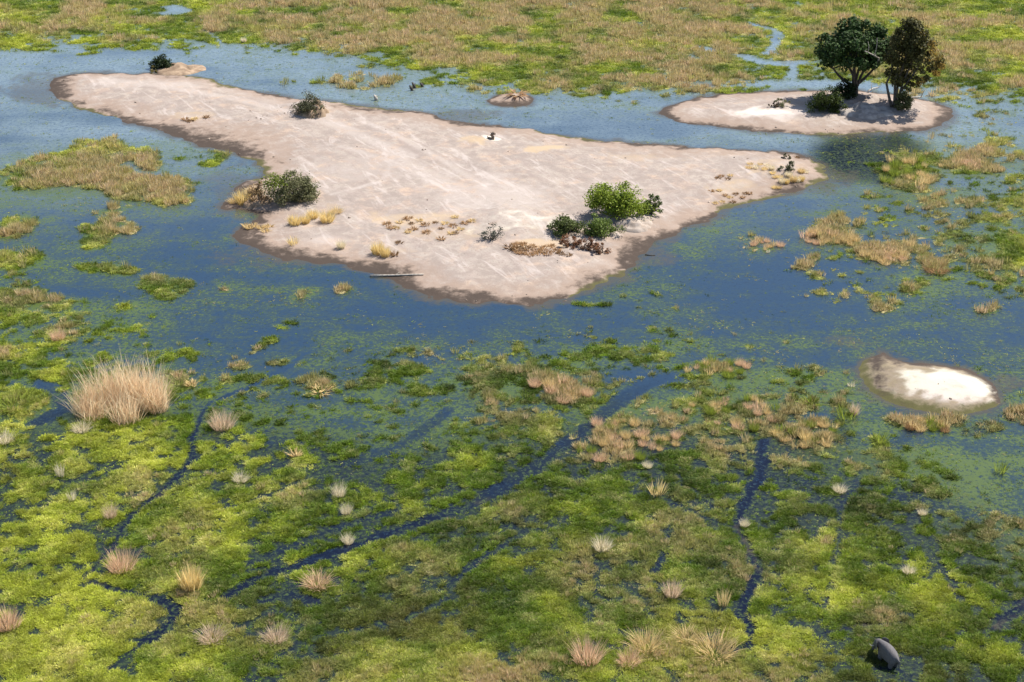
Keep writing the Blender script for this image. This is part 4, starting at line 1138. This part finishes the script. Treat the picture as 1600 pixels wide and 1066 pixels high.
# lone tussocks out in the marsh
for a in [(91, 530, 22, 30, 'pink', 'plume', 'lone apricot tussock above the big reed clump at the left'),
          (348, 668, 36, 46, 'grey', 'plume', 'grey pink feathery tussock right of the narrow channel bend'),
          (128, 673, 26, 26, 'pale', 'fan', 'small pale tussock just below the big reed clump'),
          (300, 602, 16, 13, 'straw', 'low', 'small straw tuft right of the big reed clump'),
          (530, 775, 20, 44, 'pale', 'fan', 'tall pale feathery tussock left of the yellow-green hummock'),
          (541, 802, 16, 30, 'pale', 'fan', 'pale tussock just below the tall feathery one'),
          (544, 848, 18, 24, 'pale', 'plume', 'whitish tussock beside the dark pool of the long channel'),
          (496, 914, 38, 32, 'pink', 'fan', 'spreading pink tussock below the long channel'),
          (299, 920, 38, 56, 'golden', 'sheaf', 'bright golden tussock with dark shadow near the channel junction'),
          (191, 890, 42, 52, 'pink', 'plume', 'soft pink tussock above the bend of the narrow channel'),
          (12, 980, 40, 48, 'pink', 'plume', 'pink tussock cut by the left frame edge'),
          (332, 1000, 36, 34, 'grey', 'fan', 'grey tussock below the channel junction'),
          (432, 1000, 36, 40, 'grey', 'fan', 'wispy grey tussock below the small dark pool'),
          (173, 808, 20, 40, 'grey', 'fan', 'thin grey tussock left of the narrow channel'),
          (95, 745, 14, 34, 'pale', 'spiky', 'thin pale tussock leaning at the left'),
          (113, 782, 14, 26, 'pale', 'spiky', 'second thin pale tussock, below its leaning neighbour'),
          (376, 752, 22, 26, 'pale', 'fan', 'pale wispy tussock above the green meadow at left'),
          (462, 712, 18, 18, 'straw', 'low', 'small straw tuft on the narrow trench above the green meadow'),
          (918, 1032, 46, 54, 'pink', 'plume', 'big pink tussock with white seed heads at the bottom centre'),
          (1010, 1012, 44, 42, 'straw', 'fan', 'round straw tussock right of the big pink one'),
          (984, 1036, 34, 36, 'pink', 'fan', 'smaller pink tussock between two larger ones at the bottom'),
          (1117, 1022, 58, 40, 'straw', 'fan', 'wide straw tussock left of the muddy channel end'),
          (1075, 1000, 40, 22, 'straw', 'fan', 'pale low tussock upslope of the wide straw one'),
          (941, 858, 26, 32, 'pale', 'plume', 'pale tussock in the olive meadow, centre right'),
          (1026, 772, 28, 34, 'golden', 'spiky', 'spiky yellow tussock in the green marsh right of the long channel'),
          (1012, 730, 14, 16, 'pale', 'plume', 'white tuft beside the pale trickle'),
          (1312, 768, 20, 20, 'pale', 'plume', 'pale tuft at the head of the pale trail'),
          (1420, 895, 18, 18, 'pale', 'plume', 'lone pale tuft in the green at lower right'),
          (1441, 804, 14, 16, 'pale', 'plume', 'small pale tuft above the lone one at lower right'),
          (1163, 822, 14, 20, 'pale', 'plume', 'white tuft on the bank of the dark winding channel'),
          (1130, 945, 20, 40, 'straw', 'spiky', 'tall spiky straw tussock left of the dark channel mouth'),
          (1050, 930, 26, 40, 'grey', 'plume', 'grey feathery tussock in the olive meadow at bottom'),
          (1562, 738, 22, 26, 'green', 'spiky', 'small green tussock alone in blue water at the right edge'),
          (1462, 424, 34, 20, 'rust', 'fan', 'dark orange tussock alone in the water at right'),
          (1424, 388, 14, 26, 'straw', 'spiky', 'thin straw tussock standing between two reed patches at right'),
          (1335, 648, 14, 34, 'grey', 'plume', 'tall grey feathery tussock left of the white islet'),
          (1322, 652, 34, 26, 'green', 'spiky', 'green tussock left of the tall grey one'),
          (1330, 604, 12, 10, 'pale', 'spiky', 'thin pale tuft left of the white islet'),
          (1268, 632, 26, 18, 'green', 'low', 'low round green tussock in blue water'),
          (1376, 690, 26, 22, 'green', 'spiky', 'green tussock below the white islet at left'),
          (20, 636, 60, 28, 'green', 'fan', 'sprawling grey-green tussock at the left edge beside the blue pool'),
          (6, 690, 28, 30, 'pale', 'fan', 'pale tussock cut by the left frame edge'),
          (500, 612, 30, 12, 'straw', 'low', 'straw tuft on the green patch in the blue centre left')]:
    tussock(*a)
R5 = np.random.default_rng(31)
ADJ = dict(straw='straw-coloured', pink='pinkish', green='green', golden='golden', rust='rusty', pale='pale', grey='grey')
STY = dict(fan='spreading', spiky='spiky', plume='feathery')
def cluster(cx, cy, rx, ry, n, w, h, kinds, label, group, styles=('fan', 'spiky', 'plume')):
    k = 0; used = []
    while k < n:
        u, v = R5.uniform(-1, 1, 2)
        if u * u + v * v > 1: continue
        px, py = cx + u * rx, cy + v * ry
        if any((px - a) ** 2 + 4 * (py - b) ** 2 < (w * .7) ** 2 for a, b in used) and R5.uniform() < .9: continue
        used.append((px, py)); s = R5.uniform(.7, 1.3)
        kd = kinds[R5.integers(0, len(kinds))]; sy = styles[R5.integers(0, len(styles))]
        tussock(px, py, w * s * R5.uniform(.8, 1.2), h * s, kd, sy, '%s %s %s' % (STY[sy], ADJ[kd], label), group); k += 1
cluster(978, 690, 88, 36, 30, 14, 19, ('straw', 'pink', 'straw', 'green'), 'tussock in the big tan patch right of the long diagonal channel', 'tussocks of the big tan patch')
cluster(1150, 648, 80, 26, 24, 13, 18, ('straw', 'pink', 'green'), 'tussock in the mixed patch above the dark winding channel', 'tussocks above the winding channel')
cluster(1262, 682, 56, 20, 18, 13, 18, ('straw', 'golden', 'green'), 'tussock in the patch below and left of the white islet', 'tussocks left below the white islet')
cluster(1118, 578, 54, 12, 14, 13, 16, ('straw', 'pink', 'green'), 'tussock in the narrow patch in the middle of the blue water', 'tussocks of the narrow mid-water patch')
cluster(1452, 668, 36, 9, 12, 16, 20, ('straw', 'green', 'rust'), 'tussock in the fringe just below the white islet', 'tussocks below the white islet')
cluster(1300, 374, 44, 13, 20, 13, 17, ('straw', 'straw', 'pink'), 'tussock in the upper of two oval reed patches right of the long island', 'tussocks of the upper oval patch')
cluster(1383, 404, 38, 11, 16, 13, 17, ('straw', 'pink', 'straw'), 'tussock in the lower of two oval reed patches right of the long island', 'tussocks of the lower oval patch')
cluster(872, 612, 52, 20, 9, 15, 22, ('pink', 'straw'), 'tussock on the right half of the green patch left of the diagonal channel', 'tussocks right of the green patch')
cluster(1412, 272, 46, 26, 22, 13, 22, ('straw', 'green', 'green'), 'tussock in the reed bed mirrored trees fall on', 'tussocks in front of the oval island')
cluster(1510, 258, 46, 6, 12, 13, 14, ('straw', 'pink'), 'tussock in the thin strip right of the reed bed', 'tussocks of the thin strip')
cluster(1195, 380, 26, 16, 10, 9, 12, ('straw', 'pale', 'pink'), 'tuft in open water right of the long island', 'tiny tufts in open water')

# the big reed clump at the left
def reed_clump():
    R = np.random.default_rng(55)
    x, y, z = place(188, 646); sx, sz = mpp(188, 646)
    root = empty('reed_clump', (x, y, max(z, -.05)), 'big feathery pink-tan reed clump standing above the marsh at left', 'reed clump')
    lobes = [(-62, 4, 30, 72, 200), (-30, 20, 34, 92, 240), (5, 26, 34, 98, 260), (40, 24, 36, 88, 300), (62, 10, 26, 76, 260), (18, -14, 30, 70, 200), (-44, -6, 30, 52, 150)]
    a1, a2 = Acc(), Acc()
    for ox, oy, r, h, n in lobes:
        q = R.uniform(0, 6.283, n); rr = np.sqrt(R.uniform(0, 1, n)) * r * sx * .75
        ft = np.stack([ox * .86 * sx + rr * np.cos(q), oy * sx * 1.6 + rr * np.sin(q), ], 1)
        n = int(n * 1.4)
        q = R.uniform(0, 6.283, n); rr = np.sqrt(R.uniform(0, 1, n)) * r * sx * .75
        ft = np.stack([ox * .86 * sx + rr * np.cos(q), oy * sx * 1.6 + rr * np.sin(q)], 1)
        V, T, Q, f = blades(n, 0, h * sz * .86, .04, .68, .7, .25, R, -.1, ft); a1.add(V, T, Q)
        m = n // 3
        V, T, Q, f = blades(m, 0, h * sz * .98, .05, .6, .5, .6, R, -.1, ft[:m]); a2.add(V, T, Q)
    link('stems', a1.mesh('stems', leaf_mat('reed_clump_stems', (.80, .58, .37), trans=.5, var=.25)), root)
    o = link('plumes', a2.mesh('plumes', leaf_mat('reed_clump_plumes', (.88, .74, .50), trans=.5, var=.2)), root); o['label'] = 'paler feathery plumes'
reed_clump()

# ---------------------------------------------------------------- elephant
def elephant():
    x, y = (float(v) for v in ground(1385, 1034))
    root = empty('elephant', (x, y, -.8), 'grey elephant wading away through the green marsh at the bottom right', 'elephant')
    root.rotation_euler = (0, 0, math.radians(28)); root.scale = (.72, .88, 1.0)
    m, nt, b = nodes_of('elephant_hide')
    nf = noise(nt, 7.0, 4, .65, objvec(nt))
    nt.links.new(mixc(nt, ramp(nt, nf, .3, .7), (.085, .078, .078), (.13, .12, .12)), b.inputs['Base Color']); b.inputs['Roughness'].default_value = .8
    bp = nt.nodes.new('ShaderNodeBump'); bp.inputs['Strength'].default_value = .4; bp.inputs['Distance'].default_value = .03
    nt.links.new(nf, bp.inputs['Height']); nt.links.new(bp.outputs[0], b.inputs['Normal'])
    vs = [(0, -1.05, 1.95, .66), (0, -.25, 1.95, .82), (0, .55, 2.0, .70), (0, 1.05, 2.05, .46), (0, 1.5, 2.0, .50), (0, 1.92, 1.55, .24), (0, 2.05, 1.0, .16), (0, 1.98, .4, .10),
          (.40, .60, 1.3, .29), (.43, .62, .7, .22), (.43, .60, .02, .24), (-.40, .60, 1.3, .29), (-.43, .62, .7, .22), (-.43, .60, .02, .24),
          (.40, -1.0, 1.3, .33), (.43, -.92, .7, .21), (.43, -1.02, .02, .23), (-.40, -1.0, 1.3, .33), (-.43, -.92, .7, .21), (-.43, -1.02, .02, .23),
          (0, -1.72, 1.75, .10), (0, -1.86, 1.0, .05)]
    es = [(0, 1), (1, 2), (2, 3), (3, 4), (4, 5), (5, 6), (6, 7), (2, 8), (8, 9), (9, 10), (2, 11), (11, 12), (12, 13), (0, 14), (14, 15), (15, 16), (0, 17), (17, 18), (18, 19), (0, 20), (20, 21)]
    me = bpy.data.meshes.new('body'); me.from_pydata([v[:3] for v in vs], es, []); me.materials.append(m)
    o = link('body', me, root)
    sk = o.modifiers.new('skin', 'SKIN'); sk.use_smooth_shade = True
    for v, sv in zip(vs, me.skin_vertices[0].data): sv.radius = (v[3], v[3]); sv.use_root = False
    me.skin_vertices[0].data[0].use_root = True
    ss = o.modifiers.new('smooth', 'SUBSURF'); ss.levels = 2; ss.render_levels = 2
    for s in (-1, 1):
        prof = [(.0, .45), (.35, .62), (.8, .55), (1.0, .2), (.92, -.25), (.6, -.65), (.2, -.75), (.0, -.3)]
        n = len(prof); V = []
        for t in (-.03, .03):
            for (u, w) in prof: V.append((s * (.42 + u * .55), 1.35 - u * .62 + t, 2.1 + w * .75))
        F3 = [(k, (k + 1) % n, n + (k + 1) % n, n + k) for k in range(n)]
        me2 = bpy.data.meshes.new('ear'); me2.from_pydata(V, [], [tuple(range(n)), tuple(range(2 * n - 1, n - 1, -1))] + F3); me2.materials.append(m)
        link('ear', me2, root)
        a = Acc(); tube(a, [(s * .22, 1.75, 1.6), (s * .28, 2.1, 1.35), (s * .30, 2.45, 1.42)], [.06, .05, .02], 6)
        link('tusk', a.mesh('tusk', bark_pale, True), root)
elephant()
